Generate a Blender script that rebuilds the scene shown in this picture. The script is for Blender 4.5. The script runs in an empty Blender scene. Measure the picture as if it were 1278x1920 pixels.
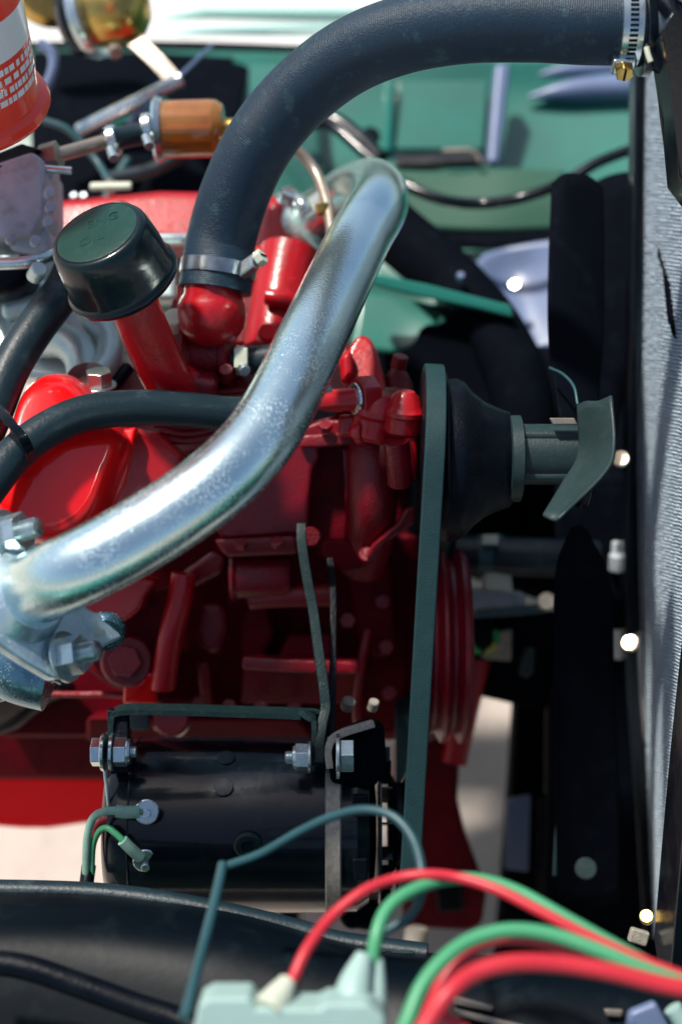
import bpy, bmesh, math, random
from mathutils import Vector, Matrix, noise
random.seed(7)
R = math.radians
sc = bpy.context.scene
C = sc.collection

# ------------------------------------------------------------------ camera
F = 2667.0                      # focal length in photo pixels (50 mm on 24x36 portrait)
PITCH = R(48); H = 1.70
CAM = Vector((0, 0, H))
FW = Vector((0, math.cos(PITCH), -math.sin(PITCH)))
UP = Vector((0, math.sin(PITCH), math.cos(PITCH)))
RT = Vector((1, 0, 0))
cd = bpy.data.cameras.new('camera'); cam = bpy.data.objects.new('camera', cd); C.objects.link(cam)
cam.location = CAM; cam.rotation_euler = (R(90) - PITCH, 0, 0)
cd.sensor_fit = 'VERTICAL'; cd.sensor_height = 36; cd.sensor_width = 24; cd.lens = 50
cd.clip_start = 0.05; cd.clip_end = 500
cd.dof.use_dof = True; cd.dof.focus_distance = 1.13; cd.dof.aperture_fstop = 2.4
sc.camera = cam

# ------------------------------------------------------------------ light
SUN_DIR = Vector((-0.36, 0.20, 0.90)).normalized()      # towards the sun
w = bpy.data.worlds.new('World'); sc.world = w; w.use_nodes = True
nt = w.node_tree; bg = nt.nodes['Background']; sky = nt.nodes.new('ShaderNodeTexSky')
sky.sky_type = 'NISHITA'; sky.sun_disc = False
sky.sun_elevation = math.asin(SUN_DIR.z); sky.sun_rotation = math.atan2(SUN_DIR.x, SUN_DIR.y)
sky.air_density = 1.0; sky.dust_density = 2.5; sky.ozone_density = 1.0
nt.links.new(sky.outputs[0], bg.inputs[0]); bg.inputs[1].default_value = 0.09
sl = bpy.data.lights.new('sun', 'SUN'); sl.energy = 3.8; sl.angle = R(4); sl.color = (1.0, 0.94, 0.85)
so = bpy.data.objects.new('sun', sl); C.objects.link(so)
so.rotation_euler = SUN_DIR.to_track_quat('Z', 'Y').to_euler(); so.location = (0, 0, 5)
sc.view_settings.view_transform = 'Standard'; sc.view_settings.look = 'None'
sc.view_settings.exposure = 0.6; sc.view_settings.gamma = 1.0

# ------------------------------------------------------------------ placing: pixel of the photo + distance -> point of the place
def P(px, py, d):
    return CAM + FW * d + RT * ((px - 639) / F * d) + UP * ((960 - py) / F * d)
def mm(px, d): return px / F * d          # a length of px photo pixels at distance d, in metres
def ground_at(px, py, z=0.0):
    r = P(px, py, 1.0) - CAM
    return CAM + r * ((z - H) / r.z)

# ------------------------------------------------------------------ materials
def mat(name, col, rough=0.5, metal=0.0, coat=0.0, coat_rough=0.05, bump=0.0, bscale=200, var=0.0, vscale=20,
        col2=None, specks=None, spec=0.5, weave=None, scuff=None, rough_var=0.0, transmission=0.0, ior=1.45, dirt=None):
    m = bpy.data.materials.new(name); m.use_nodes = True
    t = m.node_tree; b = t.nodes['Principled BSDF']
    N = t.nodes.new; L = t.links.new
    b.inputs['Roughness'].default_value = rough; b.inputs['Metallic'].default_value = metal
    b.inputs['Coat Weight'].default_value = coat; b.inputs['Coat Roughness'].default_value = coat_rough
    b.inputs['Specular IOR Level'].default_value = spec; b.inputs['IOR'].default_value = ior
    b.inputs['Transmission Weight'].default_value = transmission
    tc = N('ShaderNodeTexCoord')
    c = N('ShaderNodeRGB'); c.outputs[0].default_value = (*col, 1); out = c.outputs[0]
    def nz(scale, detail=4, rough_=0.55):
        n = N('ShaderNodeTexNoise'); n.inputs['Scale'].default_value = scale; n.inputs['Detail'].default_value = detail
        n.inputs['Roughness'].default_value = rough_; L(tc.outputs['Object'], n.inputs['Vector']); return n
    def ramp(src, a, b_):
        r = N('ShaderNodeMapRange'); r.inputs['From Min'].default_value = a; r.inputs['From Max'].default_value = b_
        L(src, r.inputs['Value']); return r.outputs[0]
    def mixc(fac, a, colb, amt=1.0):
        mx = N('ShaderNodeMix'); mx.data_type = 'RGBA'
        if amt != 1.0:
            mu = N('ShaderNodeMath'); mu.operation = 'MULTIPLY'; mu.inputs[1].default_value = amt; L(fac, mu.inputs[0]); fac = mu.outputs[0]
        L(fac, mx.inputs['Factor']); L(a, mx.inputs['A']); mx.inputs['B'].default_value = (*colb, 1)
        return mx.outputs['Result']
    if var:
        cb = col2 or tuple(x * 0.45 for x in col)
        out = mixc(ramp(nz(vscale).outputs['Fac'], 0.35, 0.7), out, cb, var)
    if dirt:       # (colour, scale, amount): settled dust and grime
        out = mixc(ramp(nz(dirt[1], 8, 0.7).outputs['Fac'], 0.52, 0.72), out, dirt[0], dirt[2])
    height = None
    if scuff:      # pale worn patches on rubber
        n = nz(scuff[1], 10, 0.75); out = mixc(ramp(n.outputs['Fac'], 0.55, 0.75), out, scuff[0], scuff[2])
    if specks:     # (colour, scale, threshold, patch scale)
        v = N('ShaderNodeTexVoronoi'); v.inputs['Scale'].default_value = specks[1]; L(tc.outputs['Object'], v.inputs['Vector'])
        f = ramp(v.outputs['Distance'], specks[2], specks[2] * 0.6)
        n = nz(specks[3], 5, 0.6); g = ramp(n.outputs['Fac'], *((0.43, 0.58) if len(specks) > 4 else (0.45, 0.58)))
        mu = N('ShaderNodeMath'); mu.operation = 'MULTIPLY'; L(f, mu.inputs[0]); L(g, mu.inputs[1])
        if len(specks) > 4:
            sx = N('ShaderNodeSeparateXYZ'); L(tc.outputs['UV'], sx.inputs[0])
            m3 = N('ShaderNodeMath'); m3.operation = 'MULTIPLY'; L(mu.outputs[0], m3.inputs[0]); L(ramp(sx.outputs['X'], specks[4], specks[4] * 0.55), m3.inputs[1]); mu = m3
        out = mixc(mu.outputs[0], out, specks[0])
        rr = N('ShaderNodeMapRange'); rr.inputs['To Min'].default_value = rough; rr.inputs['To Max'].default_value = 0.75
        L(mu.outputs[0], rr.inputs['Value']); L(rr.outputs[0], b.inputs['Roughness'])
        if metal:
            mr = N('ShaderNodeMapRange'); mr.inputs['To Min'].default_value = metal; mr.inputs['To Max'].default_value = 0.1
            L(mu.outputs[0], mr.inputs['Value']); L(mr.outputs[0], b.inputs['Metallic'])
    L(out, b.inputs['Base Color'])
    if rough_var and not specks:
        rr = N('ShaderNodeMapRange'); rr.inputs['From Min'].default_value = .3; rr.inputs['From Max'].default_value = .7
        rr.inputs['To Min'].default_value = max(0.02, rough - rough_var); rr.inputs['To Max'].default_value = rough + rough_var
        L(nz(35, 6).outputs['Fac'], rr.inputs['Value']); L(rr.outputs[0], b.inputs['Roughness'])
    if bump:
        n = nz(bscale, 3); bp = N('ShaderNodeBump'); bp.inputs['Strength'].default_value = bump; bp.inputs['Distance'].default_value = 0.001
        L(n.outputs['Fac'], bp.inputs['Height']); nrm = bp.outputs[0]
        if weave:
            uv = N('ShaderNodeMapping'); uv.inputs['Scale'].default_value = weave
            L(tc.outputs['UV'], uv.inputs['Vector'])
            wv = N('ShaderNodeTexWave'); wv.inputs['Scale'].default_value = 1.0; wv.bands_direction = 'X'; wv.inputs['Distortion'].default_value = 1.5
            wv.inputs['Detail'].default_value = 2; L(uv.outputs[0], wv.inputs['Vector'])
            b2 = N('ShaderNodeBump'); b2.inputs['Strength'].default_value = 0.4; b2.inputs['Distance'].default_value = 0.0006
            L(wv.outputs['Fac'], b2.inputs['Height']); L(nrm, b2.inputs['Normal']); nrm = b2.outputs[0]
        L(nrm, b.inputs['Normal'])
        if coat: L(nrm, b.inputs['Coat Normal'])
    return m

M = {}
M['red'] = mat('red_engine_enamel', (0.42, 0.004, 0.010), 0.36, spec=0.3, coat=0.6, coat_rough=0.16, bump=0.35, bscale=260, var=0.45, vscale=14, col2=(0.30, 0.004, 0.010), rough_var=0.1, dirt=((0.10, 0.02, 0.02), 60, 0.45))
M['redcast'] = mat('red_painted_casting', (0.20, 0.003, 0.011), 0.36, coat=0.35, coat_rough=0.2, spec=0.3, bump=0.8, bscale=420, var=0.6, vscale=18, col2=(0.07, 0.002, 0.006), rough_var=0.1, dirt=((0.07, 0.018, 0.02), 45, 0.6))  # darker than the engine red; some of the bay's shade is in it
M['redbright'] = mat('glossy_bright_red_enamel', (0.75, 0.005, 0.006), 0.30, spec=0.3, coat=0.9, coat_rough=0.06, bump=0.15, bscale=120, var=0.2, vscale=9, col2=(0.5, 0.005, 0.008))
M['chrome'] = mat('pitted_chrome', (0.80, 0.98, 0.94), 0.19, metal=0.96, bump=0.22, bscale=500, specks=((0.78, 0.90, 0.94), 560, 0.30, 30, 80), var=0.5, vscale=14, col2=(0.40, 0.62, 0.72))  # mint tint and bluer patches put reflections into the colour
M['chrome2'] = mat('weathered_chrome_casting', (0.58, 0.74, 0.80), 0.30, metal=0.75, bump=0.4, bscale=330, specks=((0.55, 0.68, 0.74), 420, 0.34, 70), var=0.5, vscale=40, col2=(0.22, 0.34, 0.42))
M['rubber'] = mat('ribbed_black_rubber', (0.010, 0.030, 0.055), 0.45, bump=0.5, bscale=600, weave=(1, 1, 1), scuff=((0.06, 0.15, 0.15), 50, 0.8), var=0.5, vscale=30, col2=(0.010, 0.024, 0.036), spec=0.35)
M['rubber2'] = mat('smooth_rubber_hose', (0.006, 0.018, 0.026), 0.42, bump=0.4, bscale=300, scuff=((0.055, 0.105, 0.115), 30, 0.85), var=0.4, vscale=25, col2=(0.012, 0.032, 0.042), spec=0.4)
M['belt'] = mat('fan_belt_rubber', (0.009, 0.033, 0.038), 0.62, spec=0.25, bump=0.5, bscale=900, var=0.4, vscale=60, col2=(0.02, 0.055, 0.06))
M['black'] = mat('gloss_black_enamel', (0.003, 0.006, 0.010), 0.20, coat=0.25, coat_rough=0.06, bump=0.07, bscale=220, rough_var=0.06, dirt=((0.02, 0.026, 0.028), 70, 0.35), spec=0.3)
M['blacksatin'] = mat('satin_black_paint', (0.0015, 0.003, 0.0065), 0.40, bump=0.5, bscale=380, rough_var=0.12, dirt=((0.010, 0.014, 0.018), 50, 0.35), spec=0.14)
M['capblack'] = mat('dark_green_black_cap_paint', (0.0025, 0.010, 0.013), 0.28, spec=0.2, coat=0.4, coat_rough=0.10, bump=0.12, bscale=160, dirt=((0.012, 0.03, 0.026), 120, 0.4))
M['bracket'] = mat('greenish_black_steel', (0.005, 0.018, 0.020), 0.45, spec=0.25, bump=0.4, bscale=500, rough_var=0.1, dirt=((0.06, 0.08, 0.07), 200, 0.4))
M['lid_reflection'] = mat('painted_green_lid_reflection', (0.007, 0.042, 0.035), 0.36, spec=0.3, bump=0.25, bscale=300, dirt=((0.03, 0.075, 0.06), 90, 0.5), var=0.4, vscale=60, col2=(0.006, 0.04, 0.034))  # green reflection on the cap top, put into the colour
M['apron'] = mat('dark_apron_paint', (0.0015, 0.004, 0.007), 0.36, spec=0.10, bump=0.1, bscale=90, dirt=((0.012, 0.022, 0.026), 30, 0.4))
M['grey'] = mat('grey_green_painted_steel', (0.013, 0.030, 0.031), 0.42, bump=0.3, bscale=400, rough_var=0.1, dirt=((0.05, 0.07, 0.07), 160, 0.3))
M['fin'] = mat('radiator_fin_metal', (0.68, 0.78, 0.86), 0.45, metal=0.2, bump=0.3, bscale=500, var=0.45, vscale=35, col2=(0.42, 0.52, 0.60))
M['darkchrome'] = mat('smoked_chrome_casting', (0.16, 0.30, 0.36), 0.25, metal=0.95, bump=0.3, bscale=330, specks=((0.5, 0.64, 0.70), 560, 0.28, 60), var=0.6, vscale=35, col2=(0.04, 0.09, 0.13))
M['steel'] = mat('zinc_plated_steel', (0.62, 0.72, 0.72), 0.24, metal=0.9, bump=0.06, bscale=400, var=0.4, vscale=90, col2=(0.28, 0.36, 0.38), rough_var=0.1)
M['gold'] = mat('brass_yellow_plating', (0.62, 0.42, 0.12), 0.28, metal=1.0, bump=0.2, bscale=300, var=0.5, vscale=60)
M['alu'] = mat('cast_aluminium', (0.56, 0.71, 0.67), 0.34, metal=0.5, bump=0.5, bscale=260, var=0.5, vscale=20, col2=(0.30, 0.38, 0.38), rough_var=0.12)
M['carb'] = mat('dull_grey_zinc_casting', (0.48, 0.54, 0.60), 0.5, metal=0.0, bump=0.8, bscale=300, var=0.5, vscale=30, col2=(0.15, 0.18, 0.2), dirt=((0.06, 0.05, 0.04), 50, 0.5))
M['teal'] = mat('teal_body_enamel', (0.012, 0.16, 0.125), 0.20, coat=0.9, coat_rough=0.06, bump=0.08, bscale=30, var=0.2, vscale=5, dirt=((0.04, 0.12, 0.10), 12, 0.3))
M['reddull'] = mat('shaded_crimson_casting', (0.13, 0.002, 0.008), 0.5, spec=0.10, bump=1.0, bscale=380, var=0.6, vscale=22, col2=(0.04, 0.001, 0.0035), dirt=((0.02, 0.006, 0.008), 60, 0.6))  # engine red darkened: the lower block's shade is put into the colour
M['palemint'] = mat('pale_mint_enamel', (0.40, 0.68, 0.62), 0.35, coat=0.4)
M['dullsteel'] = mat('tarnished_clamp_steel', (0.42, 0.48, 0.50), 0.28, metal=0.95, bump=0.15, var=0.7, vscale=60, col2=(0.12, 0.14, 0.17))
M['polished'] = mat('glint_disc_polished_metal', (1.0, 0.86, 0.66), 0.28, metal=1.0)
M['redmatte'] = mat('lit_tone_red_paint', (0.90, 0.003, 0.012), 0.6, spec=0.08, bump=0.3, var=0.2, vscale=10, col2=(0.6, 0.003, 0.01))  # engine red brightened: the sump's lit look is put into the colour
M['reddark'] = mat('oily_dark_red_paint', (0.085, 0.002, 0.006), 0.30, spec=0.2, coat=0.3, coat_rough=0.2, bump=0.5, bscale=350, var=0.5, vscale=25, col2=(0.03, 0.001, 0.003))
M['matteblack'] = mat('shade_matt_black', (0.0014, 0.0025, 0.0055), 0.8, spec=0.05, bump=0.6, bscale=200, dirt=((0.006, 0.010, 0.016), 40, 0.5))  # deeper black for shadowed clutter; the shade is put into the colour
M['dust'] = mat('olive_dusted_panel', (0.035, 0.095, 0.068), 0.6, spec=0.2, coat=0.0, bump=0.2, bscale=40, var=0.5, vscale=9, col2=(0.03, 0.10, 0.07))
M['tealold'] = mat('dusty_teal_inner_panel', (0.018, 0.16, 0.125), 0.34, coat=0.6, coat_rough=0.14, bump=0.1, bscale=40, var=0.7, vscale=6, col2=(0.035, 0.085, 0.07))
M['white'] = mat('white_enamel_and_glare', (0.78, 0.78, 0.76), 0.3, coat=0.5)
M['cream'] = mat('cream_plastic', (0.55, 0.60, 0.48), 0.45, bump=0.2, var=0.3, vscale=60)
M['connector'] = mat('pale_green_white_plastic', (0.28, 0.42, 0.39), 0.4, bump=0.2, var=0.3, vscale=40, col2=(0.35, 0.5, 0.48))
M['wire_red'] = mat('red_wire_insulation', (0.48, 0.022, 0.035), 0.42, bump=0.15, var=0.3, vscale=40, col2=(0.45, 0.02, 0.04))
M['wire_green'] = mat('green_wire_insulation', (0.06, 0.29, 0.14), 0.42, bump=0.15, var=0.3, vscale=40, col2=(0.05, 0.28, 0.14))
M['wire_teal'] = mat('dark_teal_wire_insulation_and_highlight', (0.018, 0.07, 0.085), 0.4, bump=0.15, var=0.3, vscale=40)
M['wire_pale'] = mat('pale_green_cloth_wire', (0.22, 0.40, 0.32), 0.6, bump=0.4, bscale=900, var=0.4, vscale=120)
M['tan'] = mat('tan_metal_and_painted_light', (0.34, 0.29, 0.24), 0.35, metal=0.6, bump=0.2, var=0.3, vscale=50)
M['amber'] = mat('amber_filter_glass', (0.85, 0.42, 0.07), 0.10, coat=1.0, var=0.7, vscale=45, col2=(0.45, 0.12, 0.02), transmission=0.75)
M['element'] = mat('pleated_filter_paper', (0.45, 0.16, 0.05), 0.8, bump=0.3)
M['bronze'] = mat('raw_cast_end_frame', (0.36, 0.34, 0.29), 0.55, metal=0.1, bump=1.0, bscale=900, var=0.5, vscale=200, col2=(0.09, 0.09, 0.085))
M['lav'] = mat('pale_lavender_steel_and_reflections', (0.13, 0.18, 0.31), 0.35, bump=0.2, var=0.3, vscale=30)  # also colours the reflections that are built as shapes
M['canred'] = mat('orange_red_can_paint', (0.90, 0.05, 0.02), 0.3, spec=0.3, coat=0.5)
M['concrete'] = mat('pale_concrete', (0.50, 0.43, 0.385), 0.85, bump=1.0, bscale=160, var=0.5, vscale=14, col2=(0.40, 0.35, 0.32), dirt=((0.25, 0.22, 0.2), 45, 0.4))
M['greencap'] = mat('green_label_plastic', (0.03, 0.45, 0.12), 0.4)
M['yellowcap'] = mat('yellow_label_plastic', (0.5, 0.5, 0.08), 0.4)

# ------------------------------------------------------------------ objects
ORG = {}
def thing(name, label, cat, loc, group=None):
    o = bpy.data.objects.new(name, None); C.objects.link(o); o.location = loc; o.empty_display_size = 0.02
    o['label'] = label; o['category'] = cat
    if group: o['group'] = group
    ORG[o] = Vector(loc); return o
def tag(o, label=None, cat=None, group=None, kind=None):
    if label: o['label'] = label
    if cat: o['category'] = cat
    if group: o['group'] = group
    if kind: o['kind'] = kind
    return o
def mk(name, V, Fc, m, parent=None, bevel=0.0, seg=3, sharp=35, subdiv=0, solid=0.0, uv=None, label=None, smooth=True):
    me = bpy.data.meshes.new(name)
    if parent is not None:
        o0 = ORG[parent]
    else:
        o0 = sum((Vector(v) for v in V), Vector()) / len(V)
    me.from_pydata([Vector(v) - o0 for v in V], [], Fc)
    bm = bmesh.new(); bm.from_mesh(me); bmesh.ops.recalc_face_normals(bm, faces=bm.faces); bm.to_mesh(me); bm.free()
    if uv:
        ul = me.uv_layers.new(name='UVMap')
        for lp in me.loops: ul.data[lp.index].uv = uv[lp.vertex_index]
    me.materials.append(M[m] if isinstance(m, str) else m)
    for p in me.polygons: p.use_smooth = smooth
    o = bpy.data.objects.new(name, me); C.objects.link(o)
    if parent is not None: o.parent = parent
    else: o.location = o0
    ORG[o] = o0
    if solid:
        s = o.modifiers.new('solid', 'SOLIDIFY'); s.thickness = solid; s.offset = 0
    if bevel:
        b = o.modifiers.new('bevel', 'BEVEL'); b.width = bevel; b.segments = seg; b.limit_method = 'ANGLE'; b.angle_limit = R(30)
        b.harden_normals = False
    if subdiv:
        s = o.modifiers.new('sub', 'SUBSURF'); s.levels = subdiv; s.render_levels = subdiv
    if smooth and not subdiv and not bevel: me.set_sharp_from_angle(angle=R(sharp))
    if bevel:
        wn = o.modifiers.new('wn', 'WEIGHTED_NORMAL'); wn.keep_sharp = False; wn.weight = 80
    if label: o['label'] = label
    return o

def spline(pts, n=8, closed=False):
    pts = [Vector(p) for p in pts]; L = len(pts); out = []
    rng = range(L if closed else L - 1)
    for i in rng:
        if closed: a, b, c, d = pts[i - 1], pts[i], pts[(i + 1) % L], pts[(i + 2) % L]
        else:
            b, c = pts[i], pts[i + 1]
            a = pts[i - 1] if i > 0 else b * 2 - c
            d = pts[i + 2] if i + 2 < L else c * 2 - b
        for k in range(n):
            t = k / n
            out.append(0.5 * ((2 * b) + (c - a) * t + (2 * a - 5 * b + 4 * c - d) * t * t + (3 * b - a - 3 * c + d) * t ** 3))
    if not closed: out.append(pts[-1])
    return out

def tube(name, pts, r, m, parent=None, n=8, sides=20, cap=True, world=False, rib=0.0, ribn=0, label=None, squash=1.0):
    """pts = (px, py, d[, r]) or world points; r in metres, may be list"""
    if world: cl = [Vector(p) for p in pts]; rs = [r] * len(pts) if not isinstance(r, (list, tuple)) else list(r)
    else:
        cl = [P(*p[:3]) for p in pts]; rs = [p[3] if len(p) > 3 else (r[i] if isinstance(r, (list, tuple)) else r) for i, p in enumerate(pts)]
    path = spline(cl, n) if len(cl) > 2 or n > 1 else cl
    rr = spline([(x, 0, 0) for x in rs], n); rr = [v.x for v in rr]
    if len(path) != len(rr): rr = [rs[0]] * len(path)
    V = []; Fc = []; UV = []; ln = 0
    T0 = (path[1] - path[0]).normalized(); nrm = T0.orthogonal().normalized()
    for i, p in enumerate(path):
        T = (path[min(i + 1, len(path) - 1)] - path[max(i - 1, 0)]).normalized()
        nrm = (nrm - T * nrm.dot(T)).normalized(); bn = T.cross(nrm)
        if i: ln += (p - path[i - 1]).length
        for k in range(sides):
            a = 2 * math.pi * k / sides
            V.append(p + (nrm * math.cos(a) + bn * math.sin(a) * squash) * rr[i]); UV.append((ln * 200, k / sides))
    for i in range(len(path) - 1):
        for k in range(sides):
            a = i * sides + k; b = i * sides + (k + 1) % sides
            Fc.append((a, b, b + sides, a + sides))
    if cap:
        Fc.append(tuple(range(sides))); Fc.append(tuple((len(path) - 1) * sides + k for k in range(sides)))
    return mk(name, V, Fc, m, parent, uv=UV, sharp=50, label=label)

def lathe(name, o, axis, prof, m, parent=None, sides=40, cap=True, sharp=35, label=None, bevel=0):
    """prof = [(radius, along)] metres"""
    o = Vector(o); ax = Vector(axis).normalized(); u = ax.orthogonal().normalized(); v = ax.cross(u)
    V = []; Fc = []
    for r, t in prof:
        for k in range(sides):
            a = 2 * math.pi * k / sides
            V.append(o + ax * t + (u * math.cos(a) + v * math.sin(a)) * max(r, 1e-5))
    for i in range(len(prof) - 1):
        for k in range(sides):
            a = i * sides + k; b = i * sides + (k + 1) % sides
            Fc.append((a, b, b + sides, a + sides))
    if cap:
        Fc.append(tuple(range(sides))); Fc.append(tuple((len(prof) - 1) * sides + k for k in range(sides)))
    return mk(name, V, Fc, m, parent, sharp=sharp, label=label, bevel=bevel)

def prism(name, pts, t, m, parent=None, bevel=0.003, ext=None, curved=0, seg=3, label=None, front=None):
    """outline in photo pixels at its own distance, given a real thickness t along ext (default away from the viewer)"""
    out = [P(*p) for p in pts] if front is None else [Vector(p) for p in pts]
    if curved: out = spline(out, curved, closed=True)
    e = (Vector(ext).normalized() if ext is not None else FW) * t
    n = len(out); V = out + [p + e for p in out]
    Fc = [tuple(range(n)), tuple(range(2 * n - 1, n - 1, -1))] + [(i, (i + 1) % n, (i + 1) % n + n, i + n) for i in range(n)]
    return mk(name, V, Fc, m, parent, bevel=bevel, seg=seg, label=label)

def pillow(name, pts, d, h, back, m, parent=None, curved=4, steps=7, edge=0.35, flat=0.0, label=None):
    """rounded casting: outline (px, py[, d]) swelling towards the viewer by h metres over the outer part (edge) of its width"""
    out = spline([P(p[0], p[1], p[2] if len(p) > 2 else d) for p in pts], curved, closed=True)
    n = len(out); c = sum(out, Vector()) / n; V = []; Fc = []
    rings = [(1.0, -back)] + [(1 - edge * (1 - math.cos(t)), h * math.sin(t)) for t in [math.pi / 2 * k / steps for k in range(steps + 1)]] + [((1 - edge) * 0.55, h * (1 + flat)), (0.02, h * (1 + flat))]
    for s_, z in rings:
        for p in out: V.append(c + (p - c) * s_ - FW * z)
    for i in range(len(rings) - 1):
        for k in range(n):
            a = i * n + k; b = i * n + (k + 1) % n; Fc.append((a, b, b + n, a + n))
    Fc.append(tuple(range(n))); Fc.append(tuple((len(rings) - 1) * n + k for k in range(n)))
    return mk(name, V, Fc, m, parent, sharp=60, label=label)

def obox(name, c, ax, ay, az, m, parent=None, bevel=0.003, seg=3, label=None):
    """box with centre c and half-extent vectors"""
    c = Vector(c); ax, ay, az = Vector(ax), Vector(ay), Vector(az)
    V = [c + ax * i + ay * j + az * k for i in (-1, 1) for j in (-1, 1) for k in (-1, 1)]
    Fc = [(0, 1, 3, 2), (4, 6, 7, 5), (0, 4, 5, 1), (2, 3, 7, 6), (0, 2, 6, 4), (1, 5, 7, 3)]
    return mk(name, V, Fc, m, parent, bevel=bevel, seg=seg, label=label)

def bar(name, pts, wid, th, m, parent=None, wdir=(1, 0, 0), n=8, world=False, bevel=0.0008, closed=False, label=None, curve=True):
    """flat strip following pts; wid along wdir, th across"""
    cl = [Vector(p) for p in pts] if world else [P(*p) for p in pts]
    path = spline(cl, n, closed) if curve else cl
    wd0 = Vector(wdir).normalized(); V = []; Fc = []; L = len(path)
    for i, p in enumerate(path):
        if closed: T = (path[(i + 1) % L] - path[i - 1]).normalized()
        else: T = (path[min(i + 1, L - 1)] - path[max(i - 1, 0)]).normalized()
        wd = (wd0 - T * wd0.dot(T)).normalized(); nn = T.cross(wd)
        for a, b in ((-1, -1), (1, -1), (1, 1), (-1, 1)): V.append(p + wd * a * wid / 2 + nn * b * th / 2)
    for i in range(L if closed else L - 1):
        j = (i + 1) % L
        for k in range(4): Fc.append((i * 4 + k, i * 4 + (k + 1) % 4, j * 4 + (k + 1) % 4, j * 4 + k))
    if not closed: Fc += [(0, 1, 2, 3), tuple((L - 1) * 4 + k for k in (3, 2, 1, 0))]
    return mk(name, V, Fc, m, parent, bevel=bevel, seg=2, label=label)

def surf(name, rows, m, parent=None, n=6, th=0.002, label=None):
    g = [[P(*p) for p in r] for r in rows]
    g = [spline(r, n) for r in g]
    cols = [spline([r[i] for r in g], n) for i in range(len(g[0]))]
    nr = len(cols[0]); V = [p for c in cols for p in c]; Fc = []
    for i in range(len(cols) - 1):
        for j in range(nr - 1):
            a = i * nr + j; Fc.append((a, a + 1, a + nr + 1, a + nr))
    return mk(name, V, Fc, m, parent, solid=th, label=label, sharp=60)

def hexa(name, o, axis, r, h, m, parent=None, bevel=0.0006, label=None, rot=0.0):
    o = Vector(o); ax = Vector(axis).normalized(); u = ax.orthogonal().normalized(); v = ax.cross(u)
    ring = [o + (u * math.cos(a) + v * math.sin(a)) * r for a in [rot + math.pi / 3 * k for k in range(6)]]
    V = ring + [p + ax * h for p in ring]
    Fc = [tuple(range(6)), tuple(range(11, 5, -1))] + [(i, (i + 1) % 6, (i + 1) % 6 + 6, i + 6) for i in range(6)]
    return mk(name, V, Fc, m, parent, bevel=bevel, seg=2, label=label)
def disc(name, o, axis, r, h, m, parent=None, b=0.15, sides=28, label=None):
    e = min(r, h) * b
    return lathe(name, o, axis, [(r - e, 0), (r, e), (r, h - e), (r - e, h)], m, parent, sides=sides, label=label)
def stud(name, o, axis, r, h, m, parent=None, pitch=0.0014):
    prof = [(r, 0)]; t = 0
    while t < h - 0.001:
        prof += [(r, t), (r * 0.84, t + pitch * 0.5)]; t += pitch
    prof += [(r * 0.9, h), (r * 0.7, h + 0.0006)]
    return lathe(name, o, axis, prof, m, parent, sides=20, sharp=70)
def bolt_nut(parent, o, axis, r, m='steel', washer=True, studlen=0.0, domed=False):
    o = Vector(o); ax = Vector(axis).normalized(); t = 0
    if washer: disc('washer', o, ax, r * 1.3, 0.0018, m, parent); t = 0.0018
    hexa('nut' if studlen else 'bolt_head', o + ax * t, ax, r, r * 0.95, m, parent, rot=random.random())
    if studlen: stud('stud', o + ax * t, ax, r * 0.52, r * 0.95 + studlen, m, parent)

def cdir(x, y, z):   # direction in camera terms: right, up, towards the viewer
    return (RT * x + UP * y - FW * z).normalized()
X = Vector((1, 0, 0)); Y = Vector((0, 1, 0)); Z = Vector((0, 0, 1))

# ================================================================== ground
g = mk('ground', [(-60, -60, 0), (60, -60, 0), (60, 60, 0), (-60, 60, 0)], [(0, 1, 2, 3)], 'concrete', smooth=False); tag(g, kind='structure')

# ================================================================== far wing (inner fender, top ledge, fittings)
W = thing('far_wing', 'teal painted inner wing panel behind the engine with top ledge glare painted white', 'car wing', P(600, 300, 1.8))
surf('inner_panel', [[(-200, 95, 1.86), (200, 95, 1.86), (600, 100, 1.86), (960, 105, 1.86), (1300, 110, 1.84)],
                     [(-200, 180, 1.84), (200, 180, 1.84), (600, 190, 1.84), (960, 190, 1.86), (1300, 200, 1.84)],
                     [(-200, 300, 1.80), (200, 300, 1.80), (600, 310, 1.80), (960, 310, 1.82), (1300, 310, 1.80)],
                     [(-200, 420, 1.80), (200, 420, 1.82), (600, 430, 1.80), (960, 430, 1.76), (1300, 430, 1.76)],
                     [(-200, 520, 1.84), (200, 520, 1.84), (600, 560, 1.80), (960, 560, 1.70), (1300, 560, 1.72)],
                     [(-200, 640, 1.90), (200, 640, 1.90), (600, 680, 1.86), (960, 700, 1.74), (1300, 700, 1.74)]], 'tealold', W, th=0.003)
surf('top_ledge', [[(-200, -60, 2.10), (300, -60, 2.10), (700, -60, 2.10), (1300, -60, 2.05)],
                   [(-200, 20, 1.98), (300, 18, 1.98), (700, 20, 1.98), (1300, 20, 1.95)],
                   [(-200, 84, 1.88), (300, 80, 1.88), (700, 92, 1.88), (1300, 96, 1.86)]], 'white', W, th=0.004)  # sky glare on the ledge is put into its white
tube('ledge_bead', [(-200, 88, 1.87), (300, 84, 1.87), (700, 96, 1.87), (1300, 100, 1.85)], 0.006, 'black', W, sides=10)
prism('ledge_rail', [(300, 30, 1.94), (380, 12, 1.94), (1200, 12, 1.92), (1200, 24, 1.92), (390, 26, 1.94), (310, 42, 1.94)], 0.02, 'palemint', W, bevel=0.004)
tube('ledge_rib', [(330, 66, 1.9), (420, 56, 1.9), (760, 50, 1.9)], 0.006, 'palemint', W, sides=10)
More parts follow.
